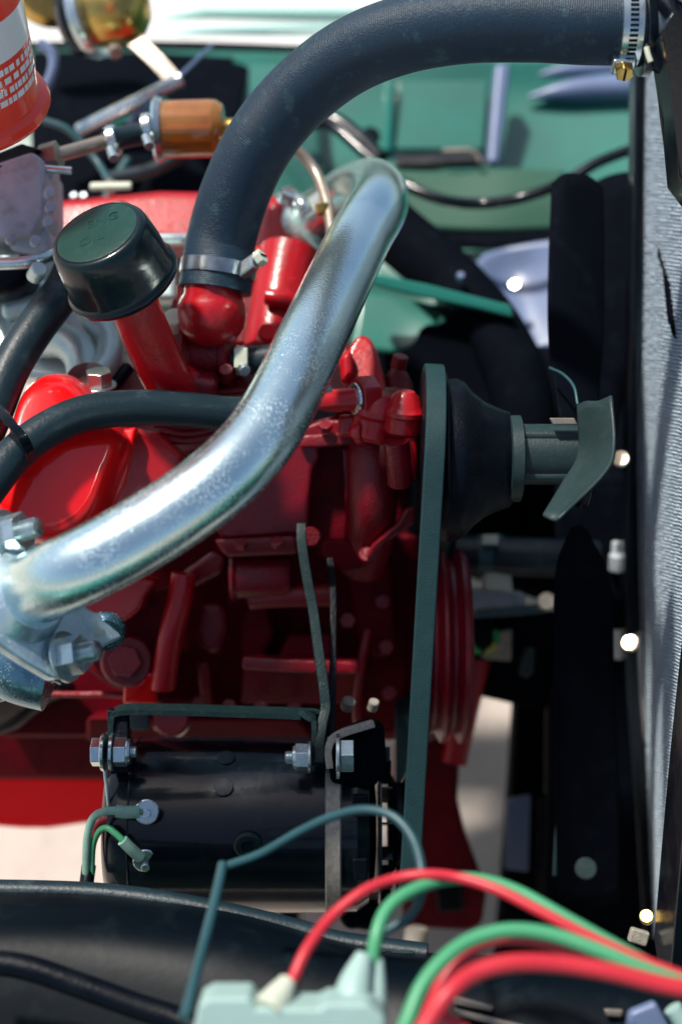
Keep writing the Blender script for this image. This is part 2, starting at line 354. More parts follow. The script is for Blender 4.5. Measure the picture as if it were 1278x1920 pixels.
# recessed access plate
prism('access_plate', [(742, 150, 1.83), (918, 150, 1.83), (908, 282, 1.81), (736, 282, 1.81)], 0.02, 'tealold', W, bevel=0.005)
prism('plate_rib', [(928, 118, 1.79), (958, 118, 1.79), (936, 306, 1.76), (912, 306, 1.76)], 0.03, 'lav', W, bevel=0.006)  # lavender highlight on the ridge is put into its colour
prism('plate_edge', [(722, 150, 1.81), (742, 150, 1.81), (736, 285, 1.80), (712, 285, 1.80)], 0.02, 'teal', W, bevel=0.005)
prism('tray_lip', [(742, 286, 1.78), (905, 280, 1.76), (912, 306, 1.75), (740, 310, 1.77)], 0.03, 'black', W, bevel=0.004)
bar('tray_highlight', [(830, 283, 1.75), (880, 282, 1.745), (896, 292, 1.745), (900, 306, 1.745)], 0.006, 0.004, 'tan', W, wdir=FW)  # orange highlight on the tray, built as a tan strip
disc('grommet', P(690, 268, 1.76), cdir(0.2, 0.3, 1), 0.012, 0.02, 'black', W)
tube('painted_reflection_streak', [(990, 182, 1.845), (1050, 172, 1.845), (1120, 166, 1.845), (1260, 160, 1.84)], [0.002, 0.012, 0.017, 0.02], 'lav', W, sides=18, squash=1)  # reflections on the curved panel, shaped and coloured as streaks
tube('painted_reflection_streak', [(1010, 140, 1.86), (1060, 132, 1.86), (1120, 128, 1.86), (1250, 120, 1.855)], [0.002, 0.009, 0.012, 0.012], 'lav', W, sides=14)
surf('dusty_step', [[(700, 318, 1.775), (850, 322, 1.765), (950, 316, 1.75), (1060, 322, 1.75)], [(720, 370, 1.765), (850, 380, 1.75), (950, 380, 1.735), (1060, 372, 1.735)], [(740, 420, 1.755), (850, 430, 1.74), (950, 432, 1.73), (1060, 428, 1.73)]], 'dust', W, th=0.002)
surf('dark_strip', [[(830, 436, 1.735), (930, 438, 1.725), (1060, 430, 1.725)], [(840, 452, 1.73), (930, 456, 1.72), (1060, 446, 1.72)], [(850, 466, 1.73), (930, 468, 1.72), (1060, 458, 1.72)]], 'matteblack', W, th=0.002)  # plain dark strip below the step
# wheel arch bulge and black lower frame
AR = thing('wheel_arch', 'black curved wheel arch liner low behind the fan with pale blue reflection painted as a dish', 'wheel arch', P(900, 600, 1.6))
surf('painted_dish_reflection', [[(905, 478, 1.69), (960, 462, 1.69), (1060, 446, 1.67)], [(885, 515, 1.67), (960, 520, 1.69), (1060, 505, 1.66)],
              [(915, 580, 1.65), (980, 590, 1.66), (1060, 575, 1.64)], [(965, 650, 1.63), (1010, 655, 1.63), (1070, 640, 1.62)]], 'lav', AR, th=0.003)  # pale reflection of the curved panel is put into the dish's colour
disc('glint_disc', P(965, 536, 1.62), (SUN_DIR + (CAM - P(965, 536, 1.62)).normalized()).normalized(), 0.0055, 0.004, 'polished', AR)  # added disc, turned to the sun to make a bright glint
tube('arch_pipe', [(690, 390, 1.62), (745, 440, 1.60), (810, 495, 1.58), (875, 560, 1.56), (935, 640, 1.54), (975, 740, 1.52), (985, 900, 1.52)], 0.034, 'matteblack', AR, sides=24)
disc('pipe_plug', P(862, 524, 1.52), cdir(0, 0.4, 1), 0.004, 0.01, 'lav', AR)
surf('liner', [[(640, 640, 1.66), (800, 640, 1.64), (1000, 650, 1.62), (1240, 650, 1.62)],
               [(640, 800, 1.64), (800, 800, 1.62), (1000, 800, 1.60), (1240, 800, 1.60)],
               [(640, 960, 1.62), (800, 960, 1.60), (1000, 980, 1.58), (1240, 1000, 1.58)],
               [(640, 1060, 1.64), (800, 1060, 1.63), (1000, 1120, 1.62), (1240, 1200, 1.6)]], 'matteblack', AR, th=0.004)
prism('green_rail', [(690, 510, 1.5), (800, 532, 1.5), (958, 572, 1.5), (962, 596, 1.5), (900, 580, 1.5), (780, 555, 1.5), (690, 532, 1.5)], 0.04, 'teal', AR, bevel=0.003)
surf('green_patch', [[(670, 545, 1.6), (760, 555, 1.6), (830, 575, 1.6)], [(665, 600, 1.585), (750, 610, 1.585), (820, 600, 1.585)], [(655, 650, 1.57), (740, 660, 1.57), (790, 640, 1.57)]], 'tealold', AR, th=0.003)
# toothed dark wheel behind the engine nose
gp = [];
for k in range(56):
    a = 2 * math.pi * k / 56; r = 150 if k % 4 < 2 else 141
    gp.append((880 + r * math.cos(a), 735 + r * math.sin(a), 1.53))
GW = prism('toothed_wheel', gp, 0.03, 'matteblack', None, bevel=0.002); tag(GW, 'black toothed disc low in the bay behind the belt pulley', 'toothed disc')
# dark bulkhead clutter upper left
BK = thing('bulkhead', 'dark teal bulkhead with its shelf shadow painted black behind the red can and filter', 'car panel', P(250, 250, 1.8))
surf('shelf', [[(60, 100, 1.84), (250, 100, 1.84), (440, 110, 1.84), (470, 115, 1.84)], [(60, 180, 1.70), (250, 180, 1.72), (400, 200, 1.74), (450, 210, 1.74)],
               [(60, 330, 1.62), (250, 330, 1.62), (400, 330, 1.64), (450, 335, 1.66)], [(60, 420, 1.60), (250, 420, 1.60), (400, 410, 1.62), (560, 420, 1.66)]], 'matteblack', BK, th=0.004)  # the shadow up here is put into the shelf's black
surf('flank', [[(440, 110, 1.835), (520, 110, 1.835), (600, 115, 1.835)], [(420, 200, 1.78), (500, 210, 1.78), (600, 240, 1.78)], [(420, 300, 1.70), (520, 320, 1.70), (620, 380, 1.72)], [(420, 420, 1.66), (540, 430, 1.66), (700, 520, 1.68)]], 'tealold', BK, th=0.004)
prism('stay_plate', [(180, 215, 1.62), (300, 170, 1.62), (320, 190, 1.62), (200, 245, 1.62)], 0.01, 'teal', BK, bevel=0.002)
tube('dim_pipe', [(200, 335, 1.58), (280, 320, 1.56), (350, 285, 1.55), (400, 250, 1.55)], 0.008, 'rubber2', BK, sides=14)
tube('dim_pipe', [(240, 300, 1.60), (205, 360, 1.58), (190, 420, 1.56)], 0.006, 'wire_teal', BK, sides=14)

# black cable running along the far panel
cb = tube('far_cable', [(560, 225, 1.68), (620, 235, 1.68), (680, 285, 1.66), (740, 335, 1.64), (820, 372, 1.62), (900, 382, 1.62), (980, 370, 1.60), (1060, 340, 1.60), (1130, 300, 1.60), (1260, 255, 1.60)], 0.0065, 'black', None, sides=14)
tag(cb, 'thin black cable drooping along the far teal panel', 'cable')
cb = tube('thick_far_cable', [(560, 232, 1.72), (620, 225, 1.72), (675, 262, 1.70), (712, 300, 1.68)], 0.011, 'black', None, sides=14)
tag(cb, 'thicker black cable beside the grommet of the teal panel', 'cable')

# ================================================================== straps, tubes and vessels at the top left
LK = thing('hood_stay', 'pale bent strap stay forking beside the brass vessel', 'bonnet stay', P(320, 150, 1.6))
bar('strap', [(235, 60, 1.62), (290, 110, 1.60), (328, 152, 1.58)], 0.018, 0.004, 'tan', LK, wdir=cdir(1, 0.9, 0))
bar('strap', [(395, 86, 1.62), (345, 135, 1.58), (312, 165, 1.57), (262, 212, 1.56), (240, 232, 1.56)], 0.010, 0.004, 'lav', LK, wdir=cdir(1, 1, 0))
tube('stay_rod', [(340, 148, 1.57), (290, 175, 1.57), (230, 205, 1.58), (150, 245, 1.60)], 0.0085, 'steel', LK, sides=16)
tb = tube('vacuum_tube', [(80, 225, 1.5), (130, 245, 1.5), (180, 300, 1.5), (205, 340, 1.48)], 0.004, 'wire_teal', None); tag(tb, 'thin dark blue vacuum tube behind the fuel line', 'tube')
tb = tube('vacuum_tube', [(75, 80, 1.55), (98, 100, 1.55), (100, 130, 1.55), (85, 165, 1.55), (60, 190, 1.55)], 0.006, 'lav', None); tag(tb, 'pale grey tube curling behind the red can', 'tube')
VS = thing('brass_vessel', 'round brass bowl with dark rim at the top edge of the photo', 'bowl', P(200, 30, 1.5))
va = cdir(0.9, 0.12, 0.35); vo = P(178, 28, 1.5)
lathe('bowl', vo, va, [(0.034, 0.002), (0.036, 0.010), (0.037, 0.03), (0.034, 0.045), (0.024, 0.055), (0.01, 0.059), (0.0, 0.06)], 'gold', VS, cap=False)
lathe('rim', vo, va, [(0.038, -0.012), (0.044, -0.010), (0.045, -0.004), (0.044, 0.002), (0.038, 0.004)], 'steel', VS)
lathe('back_shell', vo, va, [(0.02, -0.03), (0.035, -0.028), (0.041, -0.02), (0.041, -0.011)], 'black', VS)
disc('drain_nub', P(214, 92, 1.47), cdir(0.3, -0.6, 0.7), 0.007, 0.012, 'tan', VS)
AB = thing('brown_duct', 'brown painted round housing behind the red can', 'housing', P(90, 10, 1.7))
lathe('shell', P(95, -30, 1.66), cdir(0.3, -0.2, 1), [(0.05, 0), (0.05, 0.01), (0.042, 0.02), (0.0, 0.022)], 'gold', AB)
# red can
cz = P(-78, 205, 1.18); CN = thing('red_can', 'orange red round can with white label band at the left edge', 'can', cz)
cr = 0.068
prof = [(cr * 0.98, 0.0), (cr * 1.10, 0.0), (cr * 1.13, 0.004), (cr * 1.10, 0.009), (cr * 1.01, 0.012), (cr, 0.02), (cr, 0.17), (cr * 0.9, 0.18)]
lathe('shell', cz, Z, prof, 'canred', CN, sides=64)
def band(name, z0, z1, m, a0=0, a1=2 * math.pi, off=0.0004, n=48):
    V = []; Fc = []
    for k in range(n + 1):
        a = a0 + (a1 - a0) * k / n
        for rr, z in ((cr + off * .4, z0), (cr + off, z0), (cr + off, z1), (cr + off * .4, z1)): V.append(cz + Vector((math.cos(a), math.sin(a), 0)) * rr + Z * z)
    for k in range(n):
        for j in range(4): Fc.append((k * 4 + j, k * 4 + (j + 1) % 4, k * 4 + 4 + (j + 1) % 4, k * 4 + 4 + j))
    Fc += [(0, 1, 2, 3), (n * 4, n * 4 + 3, n * 4 + 2, n * 4 + 1)]
    return mk(name, V, Fc, m, CN)
band('label_band', 0.066, 0.098, 'white')
for zz in (0.056, 0.0475, 0.039, 0.0305):       # illegible lines of small white print
    a = -2.2
    while a < 1.0:
        wd = random.uniform(0.03, 0.13)
        band('print', zz, zz + 0.0052, 'white', a, a + wd, 0.0006, 4)
        a += wd + random.choice((0.02, 0.02, 0.05))

# ================================================================== carburettor and fuel line
CB = thing('carburettor', 'dull grey cast carburettor body at the left edge beside the black cap', 'carburettor', P(30, 400, 1.28))
prism('body', [(-80, 330, 1.24), (60, 283, 1.24), (82, 300, 1.24), (84, 400, 1.24), (60, 440, 1.24), (-80, 450, 1.24)], 0.09, 'carb', CB, bevel=0.004)
prism('top_plate', [(-80, 318, 1.25), (40, 268, 1.25), (78, 280, 1.25), (-60, 340, 1.23)], 0.03, 'blacksatin', CB, bevel=0.002)
prism('flange', [(60, 275, 1.26), (100, 290, 1.26), (102, 330, 1.26), (78, 345, 1.26)], 0.03, 'carb', CB, bevel=0.004)
for q, (a, b) in enumerate(((92, 365), (94, 392), (90, 418), (20, 452), (66, 455))):
    disc('screw', P(a, b, 1.235), cdir(0.3, 0.1, 1), 0.0046, 0.009, 'carb', CB)
prism('foot', [(10, 430, 1.26), (90, 425, 1.26), (96, 470, 1.26), (60, 478, 1.26), (20, 470, 1.26)], 0.05, 'carb', CB, bevel=0.005)
prism('lower_body', [(-60, 475, 1.26), (40, 480, 1.26), (60, 520, 1.26), (20, 550, 1.26), (-60, 555, 1.26)], 0.06, 'blacksatin', CB, bevel=0.012)
tube('linkage_rod', [(-10, 495, 1.22), (60, 490, 1.22), (115, 470, 1.25)], 0.0055, 'steel', CB, sides=12)
tube('lever', [(78, 316, 1.25), (135, 320, 1.25)], 0.0035, 'steel', CB, n=2, sides=10)
for k, (a, b, r_) in enumerate(((64, 520, 0.007),)):
    disc('stop_screw', P(a, b, 1.21), cdir(0.5, 0.4, 0.8), r_, 0.015, 'alu', CB)
FL = thing('fuel_line', 'thin tan metal fuel line from carburettor to amber filter', 'fuel line', P(150, 280, 1.3))
tube('pipe', [(70, 296, 1.27), (100, 292, 1.27), (140, 282, 1.29), (195, 266, 1.31)], 0.0065, 'tan', FL, sides=14)
hexa('fitting', P(80, 298, 1.27), cdir(1, 0.2, 0.2), 0.013, 0.016, 'tan', FL)
tube('rubber_joint', [(200, 265, 1.31), (235, 256, 1.32), (285, 246, 1.33)], 0.0105, 'rubber2', FL, sides=16)
for a, b in ((204, 266), (270, 243)):
    disc('clip', P(a, b, 1.31 if a < 220 else 1.32), cdir(1, 0.2, 0.1), 0.0145, 0.009, 'steel', FL)
    tube('clip_ear', [(a + 4, b + 14, 1.29), (a + 10, b + 32, 1.28)], 0.0045, 'steel', FL, n=2, sides=8)
FI = thing('fuel_filter', 'amber glass fuel filter with pale rim beside the radiator hose', 'fuel filter', P(350, 245, 1.33))
fa = cdir(1, 0.02, 0.02); fo = P(296, 243, 1.34)
lathe('end_rim', fo, fa, [(0.02, -0.004), (0.029, -0.003), (0.031, 0.0), (0.029, 0.005), (0.026, 0.006)], 'steel', FI)
lathe('glass', fo, fa, [(0.0265, 0.004), (0.0268, 0.05), (0.026, 0.056), (0.022, 0.062), (0.01, 0.064), (0.0, 0.064)], 'amber', FI, cap=False)
el = []
for k in range(24):
    a = 2 * math.pi * k / 24
    fr = 0.022 if k % 2 else 0.016
    el.append(fo + fa * 0.006 + (UP * math.cos(a) - FW * math.sin(a)) * fr)
prism('pleated_element', el, 0.045, 'element', FI, bevel=0, ext=fa, front=True)
disc('outlet', fo + fa * 0.062, fa, 0.009, 0.02, 'gold', FI)
tb = tube('fuel_pipe', [(430, 245, 1.35), (500, 250, 1.36), (550, 275, 1.36), (590, 320, 1.36), (612, 380, 1.34), (622, 440, 1.32)], 0.0052, 'tan', None, sides=14)
tag(tb, 'thin grey metal pipe curving down between hose and chrome tube', 'fuel pipe')
disc('ferrule', P(606, 402, 1.335), cdir(-0.15, 1, 0), 0.007, 0.010, 'gold', tb)

# ================================================================== engine
EN = thing('engine', 'red painted engine with cast block, covers and bosses filling the picture centre', 'engine', P(450, 1000, 1.3))
# far rocker cover
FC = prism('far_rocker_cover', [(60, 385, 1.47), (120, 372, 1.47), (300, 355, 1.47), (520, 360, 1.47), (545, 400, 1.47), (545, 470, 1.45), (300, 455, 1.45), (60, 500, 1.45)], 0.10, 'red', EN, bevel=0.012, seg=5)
tube('cover_rail', [(90, 470, 1.435), (180, 452, 1.43), (350, 448, 1.43), (430, 455, 1.43)], 0.006, 'steel', EN, sides=12)
tn = obox('wing_nut', P(208, 349, 1.44), cdir(1, 0.02, 0) * 0.021, cdir(0, 0.6, 0.8) * 0.003, cdir(0, 0.8, -.6) * 0.004, 'cream', EN, bevel=0.002)
disc('cover_stud', P(208, 362, 1.45), UP, 0.005, 0.014, 'tan', EN)
for a in (140, 158): disc('cover_screw', P(a, 372, 1.45), cdir(0, 0.5, 1), 0.004, 0.006, 'steel', EN)
prism('cover_end', [(485, 400, 1.40), (508, 358, 1.40), (540, 380, 1.40), (560, 420, 1.40), (590, 470, 1.40), (600, 560, 1.38), (560, 640, 1.38), (480, 650, 1.38), (470, 500, 1.40)], 0.08, 'red', EN, bevel=0.014, seg=5)
tube('cover_rib', [(470, 475, 1.385), (520, 470, 1.375), (560, 482, 1.375), (590, 520, 1.38)], 0.0065, 'red', EN, sides=14)
# front outlet passages
tube('water_passage', [(545, 470, 1.37), (530, 540, 1.36), (520, 600, 1.35), (512, 660, 1.34)], 0.028, 'red', EN, sides=28)
tube('passage_ring', [(500, 556, 1.32), (525, 560, 1.318), (552, 568, 1.325)], 0.008, 'red', EN, sides=14)
prism('front_web', [(440, 520, 1.35), (478, 520, 1.35), (486, 645, 1.34), (430, 650, 1.34)], 0.06, 'redcast', EN, bevel=0.005)
disc('red_plug', P(500, 633, 1.31), cdir(0.1, 0.4, 1), 0.009, 0.012, 'redbright', EN)
bolt_nut(EN, P(538, 374, 1.36), cdir(0.3, 0.6, 0.7), 0.009, 'steel')
tube('bracket_lug', [(552, 372, 1.36), (566, 384, 1.35), (575, 400, 1.35)], 0.007, 'steel', EN, sides=12)
# thermostat housing
TH = P(397, 588, 1.235)
lathe('thermostat_housing', TH, cdir(-0.02, 1, 0.25), [(0.0, -0.029), (0.012, -0.0275), (0.021, -0.022), (0.0275, -0.013), (0.0298, -0.002), (0.0292, 0.008), (0.0265, 0.014), (0.023, 0.019), (0.022, 0.035)], 'red', EN, sides=48, cap=False)
lathe('outlet_elbow', P(345, 668, 1.26), cdir(1, 0.0, 0.12), [(0.026, 0), (0.028, 0.004), (0.022, 0.010), (0.022, 0.034), (0.026, 0.036), (0.027, 0.042), (0.02, 0.045)], 'redcast', EN, sides=36)
prism('housing_base', [(318, 560, 1.28), (350, 540, 1.28), (360, 640, 1.26), (450, 650, 1.26), (455, 700, 1.26), (340, 705, 1.26), (322, 640, 1.28)], 0.06, 'redcast', EN, bevel=0.006)
prism('housing_flange', [(330, 530, 1.27), (352, 528, 1.27), (350, 625, 1.26), (330, 622, 1.26)], 0.012, 'red', EN, bevel=0.004)
prism('valley_floor', [(220, 700, 1.36), (330, 650, 1.36), (640, 630, 1.36), (700, 700, 1.36), (600, 820, 1.30), (300, 860, 1.30), (210, 800, 1.32)], 0.06, 'redcast', EN, bevel=0.006)
obox('filler_boss', P(355, 725, 1.23), cdir(1, -0.2, 0) * 0.024, cdir(0.2, 1, 0.3) * 0.014, cdir(0, -0.3, 1) * 0.02, 'redcast', EN, bevel=0.007)
prism('dirty_pad', [(395, 692, 1.27), (480, 690, 1.27), (470, 735, 1.25), (380, 740, 1.25)], 0.03, 'redcast', EN, bevel=0.006)
for a, b in ((425, 703), (372, 720), (300, 735)): disc('small_plug', P(a, b, 1.235), cdir(0, 0.5, 1), 0.006, 0.01, 'redcast', EN)
for i in range(3): tube('valley_rib', [(290 + i * 8, 795 + i * 14, 1.25 - i * .004), (360, 800 + i * 13, 1.245), (440, 780 + i * 14, 1.25)], 0.0035, 'redcast', EN, sides=10)
# near rocker cover: big glossy rounded box
pillow('near_rocker_cover', [(-30, 930, 1.17), (10, 870, 1.175), (28, 800, 1.185), (52, 735, 1.20), (90, 703, 1.21), (140, 706, 1.215), (180, 738, 1.215), (222, 790, 1.21), (246, 835, 1.20),
       (226, 905, 1.19), (192, 985, 1.18), (120, 1030, 1.17), (30, 1000, 1.165)], 1.19, 0.040, 0.05, 'redbright', EN, edge=0.30, flat=0.12)
prism('cover_lip', [(225, 805, 1.205), (256, 800, 1.205), (236, 900, 1.19), (200, 975, 1.18), (150, 1010, 1.175), (140, 990, 1.18), (206, 900, 1.19)], 0.02, 'redbright', EN, bevel=0.003)
prism('head_face', [(245, 800, 1.225), (300, 810, 1.225), (345, 855, 1.225), (330, 905, 1.22), (250, 960, 1.21), (180, 1000, 1.21), (210, 930, 1.21)], 0.05, 'red', EN, bevel=0.006)
# block flank
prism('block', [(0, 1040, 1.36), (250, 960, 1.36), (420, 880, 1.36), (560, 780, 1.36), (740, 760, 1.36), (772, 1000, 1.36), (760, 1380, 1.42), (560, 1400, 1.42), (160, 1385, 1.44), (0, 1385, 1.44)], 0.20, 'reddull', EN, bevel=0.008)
prism('cylinder_head', [(395, 985, 1.265), (440, 895, 1.265), (560, 800, 1.262), (598, 796, 1.262), (600, 858, 1.262), (588, 880, 1.264), (581, 940, 1.268), (577, 1004, 1.272), (420, 1015, 1.272)], 0.07, 'redcast', EN, bevel=0.006, seg=5)
prism('top_rail', [(552, 806, 1.256), (600, 788, 1.254), (714, 782, 1.254), (718, 820, 1.256), (640, 826, 1.256), (558, 832, 1.256)], 0.03, 'redcast', EN, bevel=0.004, seg=4)
prism('face_rib', [(640, 840, 1.272), (652, 838, 1.272), (668, 1000, 1.285), (672, 1050, 1.29), (655, 1050, 1.29)], 0.03, 'redcast', EN, bevel=0.004)
prism('side_lobe', [(600, 1010, 1.28), (655, 1010, 1.28), (690, 1040, 1.285), (700, 1065, 1.29), (640, 1070, 1.29), (600, 1040, 1.285)], 0.05, 'reddull', EN, bevel=0.006, seg=4)
prism('recess_face', [(580, 822, 1.288), (668, 815, 1.285), (676, 1010, 1.295), (650, 1050, 1.30), (600, 1050, 1.30), (574, 990, 1.295)], 0.05, 'reddull', EN, bevel=0.004, seg=4)
bar('head_ledge', [(560, 828, 1.258), (610, 826, 1.256), (700, 818, 1.258)], 0.012, 0.010, 'redcast', EN, wdir=UP, bevel=0.003)
prism('deck_ledge', [(398, 1010, 1.262), (560, 1004, 1.262), (562, 1040, 1.27), (420, 1046, 1.27)], 0.06, 'redcast', EN, bevel=0.006)
prism('deck_skirt', [(330, 1080, 1.31), (400, 1030, 1.29), (425, 1046, 1.29), (418, 1075, 1.30), (360, 1105, 1.31)], 0.05, 'redcast', EN, bevel=0.006)
lathe('core_plug', P(432, 1080, 1.305), X, [(0.022, 0), (0.024, 0.003), (0.021, 0.007), (0.021, 0.050), (0.018, 0.055)], 'redcast', EN)
tube('oil_gallery', [(470, 1122, 1.31), (520, 1118, 1.305), (620, 1116, 1.305)], 0.011, 'redcast', EN, sides=16)
prism('gallery_web', [(462, 1130, 1.34), (500, 1130, 1.33), (515, 1190, 1.34), (480, 1260, 1.35), (455, 1250, 1.35), (450, 1170, 1.34)], 0.06, 'reddull', EN, bevel=0.008)
bar('pan_rail', [(455, 1240, 1.325), (560, 1246, 1.322), (672, 1250, 1.325)], 0.018, 0.012, 'redcast', EN, wdir=(0, 0.7, -0.7), bevel=0.003)
prism('rail_web', [(455, 1245, 1.34), (675, 1255, 1.34), (672, 1320, 1.37), (450, 1320, 1.37)], 0.05, 'reddull', EN, bevel=0.004)
prism('flank_boss', [(540, 1190, 1.34), (620, 1188, 1.34), (640, 1235, 1.34), (520, 1235, 1.34)], 0.03, 'reddull', EN, bevel=0.004)
prism('flank_web', [(648, 1060, 1.34), (735, 1050, 1.34), (745, 1220, 1.36), (700, 1240, 1.36), (668, 1200, 1.36)], 0.04, 'reddull', EN, bevel=0.008)
tube('web_edge', [(690, 1180, 1.345), (678, 1240, 1.345), (668, 1320, 1.36), (672, 1372, 1.37)], 0.0045, 'redcast', EN, sides=12)
tube('flank_rib', [(345, 1075, 1.29), (336, 1130, 1.292), (322, 1185, 1.295), (312, 1240, 1.30), (306, 1290, 1.305)], 0.013, 'red', EN, sides=18, squash=0.8)
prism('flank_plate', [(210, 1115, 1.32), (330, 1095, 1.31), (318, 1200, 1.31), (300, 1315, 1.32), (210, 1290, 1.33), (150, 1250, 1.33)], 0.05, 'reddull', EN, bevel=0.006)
prism('manifold_pad', [(90, 1130, 1.27), (240, 1080, 1.26), (292, 1090, 1.26), (270, 1120, 1.26), (262, 1145, 1.265), (236, 1165, 1.27), (160, 1200, 1.28)], 0.05, 'red', EN, bevel=0.004)
disc('boss', P(240, 1240, 1.315), cdir(0.05, 0.1, 1), 0.024, 0.016, 'redcast', EN)
hexa('boss_bolt', P(238, 1240, 1.300), cdir(-0.05, 0.1, 1), 0.0155, 0.011, 'redcast', EN, bevel=0.001)
prism('mount_tab', [(232, 1282, 1.30), (262, 1280, 1.30), (272, 1262, 1.30), (290, 1262, 1.30), (296, 1322, 1.31), (230, 1320, 1.31)], 0.03, 'redbright', EN, bevel=0.003)
tube('pan_seam', [(60, 1302, 1.36), (150, 1302, 1.36), (232, 1304, 1.36), (420, 1330, 1.37)], 0.003, 'redcast', EN, sides=10)
disc('lug_disc', P(325, 1350, 1.34), cdir(0, 0.2, 1), 0.017, 0.02, 'redcast', EN)
prism('lower_rail', [(160, 1345, 1.38), (560, 1345, 1.38), (600, 1392, 1.40), (160, 1392, 1.40)], 0.08, 'reddull', EN, bevel=0.006)
prism('square_lug', [(286, 1345, 1.34), (322, 1342, 1.34), (320, 1372, 1.345), (288, 1372, 1.345)], 0.03, 'red', EN, bevel=0.003)
obox('steel_lug', P(263, 1352, 1.33), X * 0.009, UP * 0.007, FW * 0.01, 'grey', EN, bevel=0.001)
prism('sump_side', [(-60, 1310, 1.46), (330, 1310, 1.46), (330, 1465, 1.50), (-60, 1462, 1.50)], 0.16, 'reddull', EN, bevel=0.008)
prism('sump', [(-60, 1452, 1.50), (330, 1458, 1.50), (320, 1520, 1.54), (205, 1540, 1.55), (90, 1556, 1.56), (40, 1556, 1.56), (-60, 1548, 1.56)], 0.16, 'redmatte', EN, bevel=0.012, seg=5)
prism('engine_mount', [(-40, 1290, 1.36), (100, 1275, 1.36), (140, 1300, 1.36), (90, 1320, 1.38), (30, 1370, 1.40), (-40, 1395, 1.42)], 0.05, 'blacksatin', EN, bevel=0.012, seg=4)
for a, b, d_ in ((372, 1322, 1.362), (430, 1326, 1.362), (490, 1328, 1.362), (552, 1330, 1.362)):
    hexa('pan_bolt', P(a, b, d_), cdir(0, 0.35, 1), 0.0072, 0.007, 'redcast', EN, rot=a * 0.1)
for a, b, d_ in ((715, 1130, 1.345), (722, 1215, 1.36), (728, 1300, 1.39), (650, 1165, 1.33)):
    hexa('cover_bolt', P(a, b, d_), cdir(0.1, 0.2, 1), 0.0075, 0.008, 'redcast', EN, rot=b * 0.1)
for a, b, d_ in ((452, 1025, 1.255), (520, 1022, 1.255), (610, 805, 1.248), (690, 800, 1.248)):
    hexa('head_bolt', P(a, b, d_), cdir(0, 0.7, 0.7), 0.0062, 0.006, 'redcast', EN, rot=a * 0.1)
prism('casting_boss', [(378, 1130, 1.335), (420, 1128, 1.335), (430, 1180, 1.34), (410, 1230, 1.345), (375, 1225, 1.345), (362, 1180, 1.34)], 0.03, 'redcast', EN, bevel=0.009, seg=5)
tube('casting_rib', [(380, 1240, 1.35), (384, 1280, 1.355), (390, 1330, 1.365)], 0.006, 'redcast', EN, sides=12)
# nose: timing cover, pump body, fittings
prism('pump_lug', [(640, 700, 1.26), (655, 650, 1.265), (672, 627, 1.27), (692, 630, 1.27), (706, 655, 1.265), (722, 712, 1.25), (728, 775, 1.24), (668, 770, 1.24)], 0.06, 'red', EN, bevel=0.013, seg=5)
prism('pump_lug_step', [(635, 668, 1.245), (658, 650, 1.245), (662, 700, 1.24), (640, 718, 1.24)], 0.03, 'red', EN, bevel=0.006, seg=4)
hexa('union_nut', P(668, 746, 1.205), cdir(1, 0.12, -0.45), 0.0185, 0.017, 'red', EN, bevel=0.0015, rot=0.15)
lathe('olive', P(666, 747, 1.203), cdir(1, 0.12, -0.45), [(0.009, -0.0025), (0.0132, -0.002), (0.0135, 0), (0.009, 0.0005)], 'chrome', EN)
tube('heater_stub', [(560, 757, 1.20), (620, 752, 1.203), (676, 748, 1.205)], 0.0100, 'red', EN, sides=20)
lathe('elbow', P(705, 775, 1.215), cdir(0.2, 1, 0.3), [(0.020, -0.022), (0.022, -0.018), (0.019, -0.010), (0.019, -0.004), (0.023, 0.0), (0.023, 0.005), (0.018, 0.012), (0.013, 0.018)], 'red', EN)
obox('elbow_flange', P(672, 800, 1.235), X * 0.018, UP * 0.010, FW * 0.02, 'red', EN, bevel=0.005)
disc('union_washer', P(668, 812, 1.21), cdir(0.8, 0.1, 0.5), 0.010, 0.008, 'red', EN)
tube('pump_column', [(696, 820, 1.27), (698, 860, 1.262), (697, 940, 1.27), (690, 1010, 1.30), (676, 1060, 1.32)], 0.023, 'redcast', EN, sides=28)
lathe('pump_snout', P(735, 805, 1.25), X, [(0.034, -0.012), (0.037, -0.008), (0.037, 0.004), (0.032, 0.010), (0.030, 0.024)], 'redcast', EN, sides=48)
lathe('pump_shoulder', P(757, 772, 1.20), cdir(0.1, 1, 0.35), [(0.013, -0.02), (0.0165, -0.016), (0.0165, -0.004), (0.018, -0.002), (0.018, 0.002), (0.014, 0.006), (0.011, 0.014), (0.007, 0.018), (0.0, 0.019)], 'red', EN, cap=False)
prism('pump_back', [(722, 705, 1.27), (738, 682, 1.27), (760, 690, 1.27), (774, 720, 1.27), (778, 800, 1.26), (730, 810, 1.26)], 0.05, 'redcast', EN, bevel=0.010, seg=4)
tube('pump_post', [(742, 826, 1.19), (748, 870, 1.20), (750, 905, 1.21)], 0.011, 'redcast', EN, sides=18)
tube('pump_post', [(766, 820, 1.20), (769, 860, 1.20), (768, 890, 1.21)], 0.006, 'red', EN, sides=14)
disc('pump_bolt', P(746, 690, 1.25), cdir(0.2, 0.9, 0.5), 0.007, 0.012, 'redcast', EN)
prism('curved_web', [(684, 1046, 1.262), (698, 1020, 1.258), (722, 1000, 1.252), (745, 980, 1.246), (760, 952, 1.242), (780, 950, 1.242), (778, 980, 1.244), (752, 1000, 1.25), (722, 1018, 1.256), (704, 1040, 1.26), (700, 1052, 1.262)], 0.03, 'redcast', EN, bevel=0.003, seg=4)
disc('web_boss', P(686, 1045, 1.28), cdir(0, 0.3, 1), 0.007, 0.012, 'redcast', EN)
